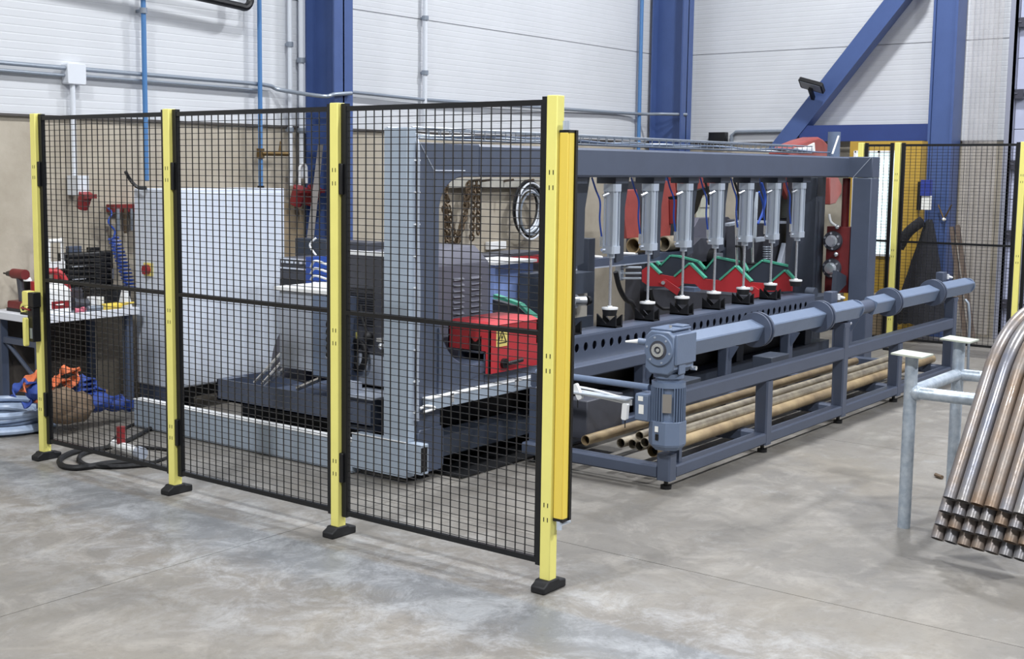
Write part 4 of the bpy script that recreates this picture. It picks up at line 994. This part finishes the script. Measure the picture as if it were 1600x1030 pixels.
MB().box(ZX+.05, ZX+.18, bq.y, bp.y, bq.z, bp.z).build('actuator', GREYL, zz)
MB().box(ZX+.03, ZX+.45, 1.95, 3.3, .02, .58).build('base', ANTH, zz)
# left trough set near the guard box
LX = 2.45
z2 = thing('tube_trough', 'green edged trough and dark rail behind the red guard box', 'trough', (LX, 1.95, 0))
strips(LX, [((772, 464), (812, 478)), ((812, 478), (838, 505))], z2)
strips(LX+.12, [((772, 466), (812, 480)), ((812, 480), (840, 501))], z2)
q = [at(x, y, X=LX+.06) for x, y in ((771, 468), (812, 480), (838, 505), (838, 530), (771, 500))]
MB().polyx([(p.y, p.z) for p in q], LX+.05, LX+.10).box(LX, LX+.3, 1.84, 2.1, 0, .66).build('dark_rail', ANTH, z2)

# ------------------------------------------------------------------ loading rack with two large tubes, behind
RY = 3.55
rk = thing('loading_rack', 'dark grey rack rails with white fittings behind the first cylinders', 'rack', (5.3, RY, 0))
a_ = at(893, 420, Y=RY); b_ = at(1078, 404, Y=RY)
MB().box(a_.x-.9, b_.x, RY, RY+.10, .81, .89).build('front_rail', GREY, rk, bevel=.004)
MB().box(a_.x-.9, b_.x, RY-.004, RY+.002, .80, .812).build('rail_edge', CABS, rk)
for x in (4.7, 7.2): MB().box(x, x+.10, RY+.01, RY+.10, 0, .81).build('leg', GREYD, rk, bevel=.004)
m_ = MB()
for i, (xa, ya, xb, yb) in enumerate(((897, 404, 908, 405), (915, 400, 940, 402), (968, 396, 995, 397), (1017, 394, 1024, 395))):
    MB().cyl(at(xa, ya, Y=RY+.03), at(xb, yb, Y=RY+.03), .014, 8).build('white_fitting', WHITE, rk)
MB().box(at(904, 395, Y=RY).x, at(917, 395, Y=RY).x, RY, RY+.08, .89, .96).build('red_switch', RED, rk)
for k, (px, py, lb) in enumerate(((989, 384, 'left one of the two large brown tubes on the rack'), (1037, 381, 'right one of the two large brown tubes on the rack'))):
    p = at(px, py, Y=RY+.05)
    t_ = thing('large_steel_tube', 'wide raw steel tube, '+lb, 'tube', (p.x+.3, p.y, p.z-.085), 'large tubes on the loading rack')
    MB().pipe(p, p+Vector((.42, 0, 0)), .078, .066, 28).build('wall', RUST if k == 0 else STEEL, t_)
    MB().cyl(p+Vector((.25, 0, 0)), p+Vector((.255, 0, 0)), .061, 20).build('bore_shade_disc', DARKIN, t_)  # dark disc in place of the shaded inside of the tube
# small blue machine box behind left guard
tag(MB().box(3.05, 3.52, 2.62, 2.95, .0, 1.03).build('blue_cabinet', mat('periwinkle_sheet', '8398CE', .4, noise=.03, scale=5), bevel=.004), 'light blue sheet metal cabinet right of the ventilated housing', 'cabinet')
MB().box(3.03, 3.54, 2.60, 2.97, 1.03, 1.05).build('lid', WHITE, bpy.data.objects['blue_cabinet'])
rr = thing('red_rail_conveyor', 'dark rail with a red side leading away behind the light blue cabinet', 'conveyor', (4, 3.0, 0))
MB().prism([at(766, 400, Y=3.05), at(845, 392, Y=3.05), at(845, 398, Y=3.05), at(766, 404, Y=3.05)], [p+Vector((0, .25, 0)) for p in (at(766, 400, Y=3.05), at(845, 392, Y=3.05), at(845, 398, Y=3.05), at(766, 404, Y=3.05))]).build('dark_top', ANTH, rr)
MB().prism([at(768, 405, Y=3.04), at(845, 398, Y=3.04), at(845, 410, Y=3.04), at(772, 411, Y=3.04)], [p+Vector((0, .2, 0)) for p in (at(768, 405, Y=3.04), at(845, 398, Y=3.04), at(845, 410, Y=3.04), at(772, 411, Y=3.04))]).build('red_side', RED, rr)
for x in (3.8, 4.3): MB().box(x, x+.1, 3.08, 3.2, 0, 1.0).build('leg', ANTH, rr)
pA = at(826, 428, Y=2.5); pB = at(893, 470, Y=2.5)
tag(MB().box(pA.x, pB.x-.1, 2.5, 2.6, 0, pA.z).build('motor_cabinet', GREYD, bevel=.006), 'dark grey cabinet just left of the foreground light curtain', 'cabinet')
# grey control box with knob at right of the light curtain
kb = thing('drive_unit', 'pale plate with a dark round motor right of the light curtain, behind the beam', 'drive', (3.2, 2.3, 0))
pA = at(893, 458, Y=2.3); pB = at(917, 494, Y=2.3)
MB().box(pA.x-.1, pB.x, 2.3, 2.32, pB.z, pA.z).build('plate', mat('pale_plate', 'B5B0A6', .5), kb)
MB().box(pA.x-.2, pB.x-.03, 2.22, 2.4, pA.z, at(893, 426, Y=2.3).z).build('upper_box', GREYD, kb)
pc = at(902, 470, Y=2.22)
MB().cyl((pc.x-.05, 2.2, pc.z), (pc.x-.05, 2.3, pc.z), .05, 16).cyl((pc.x+.04, 2.18, pc.z), (pc.x-.05, 2.22, pc.z), .035, 12).build('motor', CHROME, kb)
MB().cyl((pc.x+.04, 2.17, pc.z), (pc.x+.07, 2.17, pc.z), .035, 12).build('knob', BLACK, kb)
pC = at(918, 480, Y=2.35)
MB().box(pC.x, pC.x+.09, 2.35, 2.45, 0, 1.2).box(pC.x-.3, pC.x, 2.3, 2.4, 0, pB.z).build('upright', GREYD, kb, bevel=.003)
# concrete ledge block behind rods
# ------------------------------------------------------------------ red press machine and its dark parts, deeper back
PY = 3.7
rp = thing('red_bending_machine', 'tall red machine with bent arm plates standing behind the cylinders', 'machine', (7.4, PY, 0))
def plate(name, px, Y_, th_, M_, par=rp):
    A_ = [at(x, y, Y=Y_) for x, y in px]
    return MB().prism(A_, [p+Vector((0, th_, 0)) for p in A_]).build(name, M_, par, bevel=.004, smooth=0)
plate('arm_plate', [(976, 298), (995, 296), (1000, 318), (1001, 372), (980, 373), (975, 335)], PY, .10, REDD)
plate('arm_plate', [(1028, 280), (1055, 285), (1057, 306), (1044, 308), (1050, 330), (1047, 372), (1025, 372), (1028, 330), (1033, 300)], PY, .10, REDD)
plate('arm_plate', [(1056, 276), (1118, 276), (1118, 288), (1086, 297), (1060, 305)], PY, .1, REDD)
plate('dark_arm', [(1084, 300), (1112, 290), (1112, 300), (1098, 306), (1090, 330), (1078, 345), (1080, 320)], PY+.1, .08, BLACK)
plate('inner_arm', [(1047, 312), (1058, 312), (1056, 350), (1048, 350)], PY-.02, .02, REDV)
pl = MB()
MB().box(7.1, 7.9, PY+.12, PY+.3, 0, 1.6).build('body', ANTH, rp)
for q in ((1010, 1.0),):
    pass
# dark slewing head (octagon)
oc = thing('slewing_head', 'dark grey octagonal machine head with a round hub behind the middle cylinders', 'machine head', (6.7, 3.25, 0))
OY = 3.25
plate('back_plate', [(1083, 358), (1092, 341), (1138, 339), (1152, 352), (1158, 372), (1158, 405), (1083, 405)], OY+.15, .12, ANTHP, oc)
plate('octagon', [(1082, 385), (1095, 372), (1128, 372), (1145, 382), (1150, 396), (1150, 430), (1086, 430), (1080, 410)], OY, .13, ANTH, oc)
p = at(1112, 404, Y=OY)
MB().cyl(p+Vector((0, -.06, 0)), p, .11, 28).build('hub', BLACK, oc); MB().box(p.x-.08, p.x+.05, OY-.1, OY-.06, p.z-.08, p.z+.06).build('hub_block', CGREY, oc)
MB().box(p.x-.2, p.x+.4, OY, OY+.2, 0, .8).build('pedestal', ANTH, oc)
plate('side_box', [(1158, 352), (1200, 340), (1200, 405), (1158, 405)], OY+.2, .15, ANTH, oc)
plate('side_cover', [(1160, 372), (1175, 372), (1175, 405), (1160, 405)], OY+.0, .15, ANTHP, oc)
plate('bracket', [(1128, 385), (1147, 391), (1147, 410), (1131, 408)], OY-.05, .03, GREYD, oc)
# white cabinet window behind
tag(MB().prism([at(x, y, Y=4.05) for x, y in ((1096, 310), (1112, 300), (1113, 324), (1094, 324))], [at(x, y, Y=4.12) for x, y in ((1096, 310), (1112, 300), (1113, 324), (1094, 324))]).box(at(1100, 324, Y=4.05).x-.05, at(1110, 324, Y=4.05).x, 4.06, 4.12, 0, at(1100, 324, Y=4.05).z).build('control_screen', mat('cream_panel', 'C8CBBE', .5)), 'cream coloured panel glimpsed between the third and fourth cylinders', 'panel')
# dark machinery between cylinders 4-7 : gear rack, hoses, grey blocks
dm = thing('roller_feed_machine', 'dark machinery with springs and hoses behind the right hand cylinders', 'machine', (7.7, 3.4, 0))
MB().box(7.75, 8.95, 2.78, 3.2, 0, 1.22).build('body', ANTH, dm, bevel=.01)
MB().box(7.85, 8.9, 2.82, 3.15, 1.22, 1.66).build('upper_body', mat('machine_black', '22242B', .5), dm, bevel=.01)
m_ = MB()
for c_ in (1196, 1202):
    for k in range(8): m_.torus(at(c_, 386+k*3.6, Y=2.72), .022, .007, (0, 0, 1), 12, 5)
m_.build('spring', CGREY, dm)
for (xa, ya, xb, yb) in ((1150, 330, 1152, 430), (1175, 300, 1176, 410), (1240, 360, 1241, 420)):
    MB().cyl(at(xa, ya, Y=2.62), at(xb, yb, Y=2.62), .013, 8).build('rod', CHROME, dm)
MB().cyl(at(1175, 411, Y=2.62), at(1175, 413, Y=2.62), .055, 20).build('rod_foot', BLACK, dm)
MB().cyl(at(1180, 300, Y=2.62), at(1177, 372, Y=2.62), .03, 14).build('small_cylinder', ALU, dm)
plate('grey_block', [(1180, 372), (1195, 370), (1196, 377), (1181, 379)], 2.70, .05, CABS, dm)
plate('grey_block', [(1228, 380), (1236, 380), (1234, 412), (1220, 412)], 2.70, .05, CABS, dm)
plate('cross_bar', [(1140, 349), (1165, 344), (1240, 346), (1240, 350), (1165, 349), (1140, 354)], 2.70, .05, CABS, dm)
plate('red_plate', [(1223, 276), (1240, 276), (1246, 300), (1232, 312), (1224, 295)], 2.70, .05, REDD, dm)
for k, (xa, ya, xm, ym, xb, yb, mm) in enumerate(((1146, 280, 1153, 300, 1163, 330, RUBBER), (1186, 300, 1193, 325, 1184, 350, BHOSE), (1190, 285, 1196, 310, 1190, 340, BHOSE), (1060, 285, 1068, 300, 1073, 330, RUBBER), (1100, 277, 1106, 300, 1108, 320, RUBBER), (1150, 385, 1158, 388, 1158, 420, RUBBER))):
    MB().sweep(spline([at(xa, ya, Y=2.6), at(xm, ym, Y=2.6), at(xb, yb, Y=2.6)], 6), .012, 6).build('hose', mm, dm)
# red hood seen over the top beam, hexagonal orange plate
hd = thing('red_hood', 'dull red curved machine hood rising above the far end of the top beam', 'hood', (8.2, 2.6, 0))
A_ = [at(x, y, Y=2.46) for x, y in ((1228, 240), (1240, 228), (1262, 219), (1280, 214), (1287, 218), (1300, 232), (1306, 250), (1240, 250))]
MB().prism(A_, [p+Vector((.05, .22, 0)) for p in A_]).build('hood_shell', REDD, hd, bevel=.02)
A_ = [at(x, y, Y=2.44) for x, y in ((1255, 232), (1273, 223), (1274, 238), (1250, 238))]
MB().prism(A_, [p+Vector((0, .015, 0)) for p in A_]).build('white_patch', PAPER, hd)
A_ = [at(x, y, Y=2.44) for x, y in ((1297, 277), (1310, 277), (1316, 290), (1315, 302), (1306, 318), (1297, 320))]
MB().prism(A_, [p+Vector((0, .2, 0)) for p in A_]).build('hex_plate', REDD, hd, bevel=.01)
px_ = A_[0].x; MB().box(8.1, 8.4, 2.5, 2.7, 0, 1.95).build('hood_stand', ANTH, hd)
fl2 = MB()
A_ = [at(x, y, Y=1.78) for x, y in ((1247, 231), (1272, 230), (1272, 237), (1250, 237))]
tag(MB().prism(A_, [p+Vector((0, .05, 0)) for p in A_]).build('cable_connector', WHITE, bevel=.01), 'white plastic connector lying in the wire tray near the far end', 'connector')

# ------------------------------------------------------------------ wall rail, chains, cable coil on the back wall
wr_ = thing('wall_hook_rail', 'pale steel rail with hooks on the concrete wall, seen through the machine throat', 'rail', (5.8, 4.9, 1.5))
a_ = at(705, 286, Y=4.9); b_ = at(850, 286, Y=4.9)
MB().box(a_.x-.1, b_.x+.9, 4.9, 4.99, a_.z-.045, a_.z+.045).build('bar', mat('pale_steel', 'A9A79F', .5, noise=.1), wr_)
m_ = MB()
for px in (738, 755, 790, 822): p = at(px, 284, Y=4.88); m_.cyl(p+Vector((0, .1, 0)), p+Vector((0, -.1, .02)), .012, 8)
m_.build('hook', CHAIN, wr_)
def chain(pts, label, link=.036, wd=.010):
    P_ = [Vector(p) for p in pts]; m_ = MB(); d_ = 0; i = 0; seg = 0; pos = P_[0].copy(); step = link*1.45; flip = 0
    for a2, b2 in zip(P_[:-1], P_[1:]):
        L_ = (b2-a2).length; n_ = max(1, int(L_/step)); dv = (b2-a2).normalized()
        for k in range(n_):
            c_ = a2+dv*step*(k+.5); side = Vector((1, 0, 0)) if flip else Vector((.25, -1, 0)).normalized()
            side = (side-dv*side.dot(dv)).normalized(); flip = 1-flip
            m_.sweep([c_+dv*link*math.cos(t)+side*link*.6*math.sin(t) for t in [2*math.pi*j/10 for j in range(10)]], wd, 5, closed=True)
    return tag(m_.build('lifting_chain', CHAIN), label, 'chain', 'oily chains hanging on the back wall')
def cp(px, py): return at(px, py, Y=4.875)
chain([cp(748, 283), cp(747, 372)], 'dark chain hanging straight down, rightmost of the hanging chains')
chain([cp(741, 283), cp(739, 325), cp(737, 378)], 'dark chain hanging second from the right of the hanging chains')
chain([cp(734, 284), cp(729, 330), cp(716, 378), cp(706, 355), cp(700, 315), cp(694, 300)], 'long chain looped in a v shape across the machine throat')
chain([cp(732, 286), cp(725, 335), cp(712, 384), cp(702, 375), cp(696, 340), cp(693, 318)], 'lower loop of chain hanging just beneath the v shaped one')
chain([cp(697, 286), cp(696, 360), cp(700, 386)], 'chain hanging leftmost against the machine leg')
cc = thing('cable_coil', 'black and white coils of cable hanging on the back wall behind the right mesh panel', 'cable', (6.9, 4.85, 1.1))
for k in range(11):
    c_ = at(822+k*.9, 326+k*.8-((k*7) % 5), Y=4.885-.008*k)
    MB().torus(c_, .195+.016*(k % 5), .011, (0, 1, 0), 40, 6, (.98+.03*(k % 3), 1.12)).build('cable_turn', (RUBBER, WCOND, CGREY, RUBBER)[k % 4], cc)
for k in range(3):
    p = at(895+k*.2, 330, Y=4.8)
tag(MB().box(at(763, 384, Y=4.95).x, at(789, 384, Y=4.95).x, 4.93, 4.99, at(770, 390, Y=4.95).z, at(770, 378, Y=4.95).z).build('socket_box', WHITE, bevel=.005), 'white flat box on the concrete wall below the cable coil', 'box')
tag(MB().cyl(at(905, 285, Y=4.9), at(899, 385, Y=4.9), .045, 14).build('dark_hose', RUBBER), 'thick dark hose hanging left of the first cylinder', 'hose')
tag(MB().sweep(spline([at(962, 425, Y=2.7), at(968, 450, Y=2.7), at(978, 468, Y=2.7), at(990, 478, Y=2.7), at(1000, 520, Y=2.7), Vector((at(1002, 520, Y=2.7).x, 2.7, .02))], 6), .022, 10).build('thick_hose', RUBBER), 'thick black hose curving down left of the red trough', 'hose')
tag(MB().sweep(spline([at(1017, 452, Y=2.4), at(1021, 470, Y=2.4), at(1034, 482, Y=2.4), at(1050, 486, Y=2.4), at(1058, 520, Y=2.4), Vector((at(1060, 520, Y=2.4).x, 2.4, .02))], 6), .014, 8).build('curved_hose', RUBBER), 'curved black hose under the left end of the red trough', 'hose')

# ------------------------------------------------------------------ workbench and things on it
wbn = thing('workbench', 'white topped workbench against the left wall behind the fence', 'workbench', (.75, 4.3, 0))
TX0, TX1, TY0, TY1, TZ = .49, 1.29, 4.38, 4.96, .735
MB().box(TX0, TX1, TY0, TY1, TZ-.05, TZ).build('worktop', SHELFW, wbn, bevel=.004)
for x, y in ((TX0+.03, TY0+.04), (TX0+.03, TY1-.1), (TX1-.08, TY0+.04), (TX1-.08, TY1-.1)):
    MB().box(x, x+.05, y, y+.05, 0, TZ-.05).build('leg', GREY, wbn)
MB().box(TX0+.04, TX0+.08, TY0+.09, TY1-.1, .52, .56).build('side_rail', GREY, wbn)
m_ = MB(); m_.sweep([(TX0+.06, TY0+.12, .30), (TX0+.06, TY1-.12, .52)], .014, 6).build('brace', GREY, wbn)
MB().box(TX0+.1, 1.27, TY1-.05, TY1-.01, .02, .66).build('back_panel', mat('dark_board', '3E3833', .8, noise=.2), wbn)
def T(px, py, dz=0): return at(px, py, Z=TZ+dz)
dl = thing('cordless_drill', 'dark red cordless drill standing on the left end of the workbench', 'drill', T(26, 483))
b0 = at(26, 478, X=.40); 
o3 = Vector((.60, at(28, 480, X=.60).y, TZ))
def D(y, z): return Vector((o3.x, o3.y+y, TZ+z))
MB().cyl(D(.04, .25), D(-.10, .25), .034, 16).build('motor_housing', REDV, dl)
MB().cyl(D(.04, .25), D(.115, .245), .028, 14, r1=.016).cyl(D(.115, .245), D(.16, .245), .006, 8).build('chuck', BLACK, dl)
MB().sweep([D(-.03, .23), D(-.045, .14), D(-.055, .05)], .022, 10).build('grip', ANTH, dl)
MB().cbox(o3.x-.04, o3.x+.04, o3.y-.11, o3.y+.06, TZ, TZ+.07, .012, 'x').build('battery', REDV, dl)
MB().box(o3.x-.042, o3.x+.042, o3.y-.12, o3.y+.07, TZ, TZ+.022).build('battery_foot', BLACK, dl)
sc = thing('spray_can', 'black and white spray can with a red cap on the workbench beside the drill', 'can', T(44, 478))
p = Vector((.72, at(44, 470, X=.72).y, TZ))
MB().cyl(p, p+Vector((0, 0, .19)), .032, 18).build('can', BLACK, sc)
MB().cyl(p+Vector((0, 0, .19)), p+Vector((0, 0, .215)), .03, 18, r1=.02).cyl(p+Vector((0, 0, .09)), p+Vector((0, 0, .13)), .0325, 18).build('white_band', WHITE, sc)
MB().cyl(p+Vector((0, 0, .215)), p+Vector((0, 0, .24)), .016, 12).build('cap', SOCK, sc)
tm = thing('tape_measure', 'round yellow and black tape measure at the corner of the workbench', 'tape measure', T(36, 487))
p = Vector((.535, at(36, 474, X=.535).y, TZ+.036))
MB().cyl(p+Vector((.03, 0, 0)), p, .036, 20).build('case', YEL, tm); MB().cyl(p, p+Vector((-.003, 0, 0)), .016, 14).build('hub', BLACK, tm)
tag(MB().box(.50, .55, p.y-.15, p.y-.02, TZ, TZ+.014).build('folding_rule', BLACK), 'flat black rule on the bench in front of the tape measure', 'rule')
jc = thing('detergent_jug', 'white plastic jug with a red label on the workbench', 'jug', T(88, 485))
x0, x1 = .60, .79; y0 = TY0+.05
MB().cbox(x0, x1, y0, y0+.14, TZ, TZ+.16, .02, 'z').prism([(x0+.01, y0+.01, TZ+.16), (x1-.01, y0+.01, TZ+.16), (x1-.01, y0+.13, TZ+.16), (x0+.01, y0+.13, TZ+.16)], [(x0+.04, y0+.04, TZ+.20), (x1-.05, y0+.04, TZ+.20), (x1-.05, y0+.10, TZ+.20), (x0+.04, y0+.10, TZ+.20)]).build('body', WHITE, jc, bevel=.006)
MB().box(x0+.03, x1-.03, y0-.001, y0, TZ+.035, TZ+.085).build('label_patch', SOCK, jc)
MB().box(x0+.06, x1-.07, y0-.002, y0-.001, TZ+.058, TZ+.066).build('label_stripe', PAPER, jc)
rh = thing('red_chuck_tool', 'red hand tool with a curved handle standing behind the white jug', 'tool', (.75, y0+.2, TZ))
MB().cyl((.70, y0+.24, TZ), (.70, y0+.24, TZ+.20), .06, 16).cyl((.70, y0+.24, TZ+.20), (.70, y0+.24, TZ+.31), .022, 12).sweep(spline([(.70, y0+.24, TZ+.26), (.82, y0+.22, TZ+.26), (.87, y0+.20, TZ+.20), (.88, y0+.18, TZ+.12)], 6), .022, 8).build('body', RED, rh)
lf = thing('white_u_frame', 'white rectangular frame standing on the bench behind the first fence post', 'u_frame', (.75, 4.86, TZ))  # white U-shaped frame of unknown use, gives no light
q = [at(76, 376, Y=4.86), at(96, 376, Y=4.86), at(98, 414, Y=4.86), at(77, 414, Y=4.86)]
q[0].z = q[1].z; 
MB().cyl(q[0], q[3], .011, 8).cyl(q[1]+Vector((0, 0, .02)), q[2], .011, 8).cyl(q[0], q[1], .014, 8).box(q[3].x-.01, q[2].x+.01, 4.845, 4.875, q[3].z-.03, q[3].z+.02).build('frame_bars', WHITE, lf)
MB().cyl(((q[2].x+q[3].x)/2, 4.86, TZ), ((q[2].x+q[3].x)/2, 4.86, q[3].z-.02), .02, 8).build('stem', RED, lf)
tc_ = thing('organizer_case', 'big black ribbed tool organiser standing open on the workbench', 'case', (1.0, 4.86, TZ))
a_ = at(100, 396, Y=4.86); b_ = at(178, 437, Y=4.86)
MB().box(a_.x, b_.x, 4.86, 4.94, TZ+.12, a_.z).build('lid', BLACK, tc_, bevel=.01)
m_ = MB()
nz_ = 6
for k in range(nz_):
    z = TZ+.15+(a_.z-TZ-.17)*k/(nz_-1); m_.box(a_.x+.02, b_.x-.02, 4.845, 4.86, z-.012, z+.012)
m_.build('rib', RUBBER, tc_, bevel=.004)
MB().box(a_.x, b_.x, 4.66, 4.94, TZ, TZ+.12).build('base', ANTH, tc_, bevel=.006)
m_ = MB(); 
for z in (a_.z-.10, a_.z-.19): m_.box(a_.x+.05, a_.x+.16, 4.838, 4.846, z, z+.008)
m_.box(b_.x-.03, b_.x-.015, 4.838, 4.846, a_.z-.2, a_.z-.13).build('latch', CHROME, tc_)
tag(MB().box(a_.x+.06, a_.x+.16, 4.88, 4.93, a_.z, a_.z+.045).build('small_grey_box', GREY, bevel=.004), 'small grey box on top of the black organiser case', 'box')
tag(MB().box(b_.x-.18, b_.x-.1, 4.88, 4.93, a_.z, a_.z+.03).build('small_black_clip', BLACK, bevel=.004), 'small black clip on the right of the organiser top', 'clip')
tag(MB().box(1.02, 1.26, 4.68-.13, 4.64, TZ, TZ+.12).box(1.01, 1.27, 4.54, 4.65, TZ+.12, TZ+.14).build('parts_tray', BLACK, bevel=.006), 'low black parts tray at the right end of the workbench', 'tray')
tag(MB().prism([(1.19, 4.42, TZ), (1.26, 4.42, TZ), (1.26, 4.49, TZ), (1.19, 4.49, TZ)], [(1.21, 4.44, TZ+.13), (1.24, 4.44, TZ+.13), (1.24, 4.47, TZ+.13), (1.21, 4.47, TZ+.13)]).build('white_bottle', WHITE), 'white tapered bottle at the right end of the workbench', 'bottle')
ytm = []
tag(MB().cbox(1.03, 1.16, 4.40, 4.46, TZ, TZ+.04, .012, 'x').cyl((1.16, 4.40, TZ+.03), (1.25, 4.39, TZ+.035), .012, 8, r1=.006).build('yellow_glue_gun', YELD), 'yellow tool lying at the front edge of the workbench', 'tool')
tag(MB().cyl((.97, 4.47, TZ), (.97, 4.47, TZ+.09), .035, 16).build('paper_cup', WHITE), 'white cup on the workbench, left one of two', 'cup')
tag(MB().cyl((1.05, 4.51, TZ), (1.05, 4.51, TZ+.08), .035, 16).build('paper_cup', WHITE), 'white cup on the workbench, right one of two', 'cup')
gr_ = thing('angle_grinder', 'dark angle grinder lying in the middle of the workbench', 'grinder', (.88, 4.47, TZ))
MB().cyl((.84, 4.48, TZ+.05), (.93, 4.47, TZ+.045), .035, 14).cyl((.84, 4.48, TZ+.05), (.82, 4.48, TZ+.05), .045, 14).build('body', ANTH, gr_)
MB().cyl((.86, 4.46, TZ), (.86, 4.46, TZ+.012), .055, 20).build('disc', CGREY, gr_)
tag(MB().cyl((.80, 4.42, TZ+.015), (.85, 4.415, TZ+.015), .015, 10).cyl((.85, 4.415, TZ+.015), (.87, 4.415, TZ+.015), .02, 10).build('small_pink_tube', mat('pink', 'C76A7E', .4)), 'small pink and white tube at the bench front edge', 'tube')
tag(MB().cyl((.89, 4.41, TZ+.02), (1.0, 4.405, TZ+.02), .018, 12).build('grey_torch', CGREY), 'short grey torch lying at the front edge of the bench', 'torch')

# ------------------------------------------------------------------ floor objects at left
hc = thing('hose_coil', 'coil of pale blue grey hose on the floor at the left edge', 'hose', (.35, 4.5, 0))
cxx, cyy = at(8, 648, Z=.08).x-.02, at(8, 648, Z=.08).y
for k in range(13):
    lay = k//4; j = k % 4
    MB().torus((cxx+random.uniform(-.015, .015), cyy+random.uniform(-.015, .015), .022+lay*.038), .34-.04*j-.012*lay, .0205, (random.uniform(-.05, .05), random.uniform(-.05, .05), 1), 40, 8).build('hose_turn', HOSE, hc)
tag(MB().ball(at(96, 634, Y=4.12), .115, 9, (1.0, .8, 1.0), .09).ball(at(122, 636, Y=4.14), .11, 9, (1.0, .8, .9), .09).ball(at(110, 645, Y=4.1), .09, 8, (1.5, .8, .8), .06).build('brown_sack', CARD), 'brown crumpled sack under the orange and blue slings', 'sack')
def sling(pts, w_, M_, name, label):
    P_ = spline(pts, 8); m_ = MB(); vs = []; n_ = len(P_)
    for i, p in enumerate(P_):
        t_ = (P_[min(i+1, n_-1)]-P_[max(i-1, 0)]).normalized(); a2 = i*.35
        s_ = t_.cross(Vector((0, 0, 1))); s_ = s_.normalized() if s_.length > 1e-3 else Vector((1, 0, 0)); up = s_.cross(t_)
        sd = s_*math.cos(a2)*w_+up*math.sin(a2)*w_*.6; nn_ = t_.cross(sd).normalized()*.006
        vs += [p+sd+nn_, p+sd-nn_, p-sd-nn_, p-sd+nn_]
    fs = [(i*4+k, i*4+(k+1) % 4, (i+1)*4+(k+1) % 4, (i+1)*4+k) for i in range(n_-1) for k in range(4)]+[(0, 1, 2, 3), (4*n_-4, 4*n_-3, 4*n_-2, 4*n_-1)]
    m_.add(vs, fs); return m_
def F(px, py, X_=0):
    p = at(px, py, Y=4.18); p.z = max(p.z, .03); return p
os_ = thing('orange_sling', 'heap of orange webbing sling on the floor beneath the workbench', 'sling', (.9, 4.4, 0))
sling([F(34, 612), F(48, 590), F(62, 585), F(80, 600), F(100, 578), F(120, 580), F(112, 598), F(85, 612), F(70, 600)], .045, ORANGE, '', '').build('webbing', ORANGE, os_)
sling([F(52, 628, .8), F(70, 615, .8), F(92, 592, .82), F(110, 605, .8), F(108, 628, .75), F(98, 612, .8)], .042, ORANGE, '', '').build('webbing', ORANGE, os_)
bs_ = thing('blue_sling', 'heap of dark blue webbing sling on the floor right of the orange sling', 'sling', (1.1, 4.3, 0))
for k in range(5):
    sling([F(118, 596+k*5, 1.0), F(135, 590+k*8, 1.0), F(152, 604+k*6, 1.0), F(165, 618+k*3, 1.0), F(190, 622+k*3, 1.0), F(206, 630+k*2, 1.0)], .04, SBLUE, '', '').build('webbing', SBLUE, bs_)
sling([F(20, 620, .75), F(28, 602, .75), F(42, 596, .78), F(56, 606, .75), F(50, 626, .7), F(36, 634, .7)], .035, SBLUE, '', '').build('webbing', SBLUE, bs_)
m_ = MB()
for (px, py, X_, r_2) in ((150, 628, 1.0, .10), (178, 632, 1.05, .07), (60, 612, .85, .08)): m_.ball(F(px, py, X_), r_2, 8, (1, 1, .7), .08)
m_.build('folded_pile', SBLUE, bs_)
tag(MB().box(.75, 1.2, 4.62, 4.82, 0, .14).build('timber_block', CARD, bevel=.01), 'dark timber block on the floor under the slings', 'block')
# black cables and plug on floor
def floorline(px, r, z=None): return [at(x, y, Z=(z or r)) for x, y in px]
def cable(px, r, label, name='floor_cable', M_=RUBBER):
    return tag(MB().sweep(spline(floorline(px, r), 8), r, 8).build(name, M_), label, 'cable')
cable([(128, 703), (108, 709), (94, 718), (96, 727), (115, 731), (140, 729), (170, 724), (205, 722), (240, 725)], .017, 'thick black cable looping out under the left mesh panel')
cable([(160, 704), (140, 706), (126, 712), (124, 720), (136, 727), (160, 729), (190, 729), (230, 726)], .014, 'second black cable loop inside the outer one at the fence foot')
cable([(238, 668), (222, 677), (200, 688), (180, 696), (165, 700), (140, 703)], .014, 'black cable lying from the grey duct towards the white plug')
cable([(212, 662), (195, 670), (180, 685), (168, 698), (150, 702)], .010, 'thin black cable curving past the white plug')
cable([(262, 703), (235, 700), (212, 698), (204, 702)], .010, 'black cable from the white plug to the right')
cable([(262, 715), (245, 721), (232, 724)], .010, 'short black cable end by the second post')
pl_ = thing('cable_plug', 'white industrial plug with a red socket lying on the floor behind the mesh', 'plug', at(197, 700, Z=0))
a_ = at(178, 694, Z=.04); b_ = at(216, 707, Z=.04)
MB().cyl(a_, b_, .028, 16).build('body', WHITE, pl_); MB().cyl(b_, b_+(b_-a_).normalized()*.05, .037, 16).build('collar', CABS, pl_)
c_ = a_.lerp(b_, .3); MB().cyl(c_+Vector((0, 0, .02)), c_+Vector((0, 0, .12)), .026, 14).build('red_end', SOCK, pl_)
MB().cyl(c_+Vector((0, 0, .0)), c_+Vector((0, 0, .035)), .018, 10).build('neck', WHITE, pl_)
# small dark thing on the floor by the bent tubes
tag(MB().cyl(at(1462, 742, Z=.012), at(1472, 746, Z=.012), .012, 6).build('scrap_piece', CARD), 'tiny brown scrap on the floor left of the bent tubes', 'scrap')
bpy.context.view_layer.update()
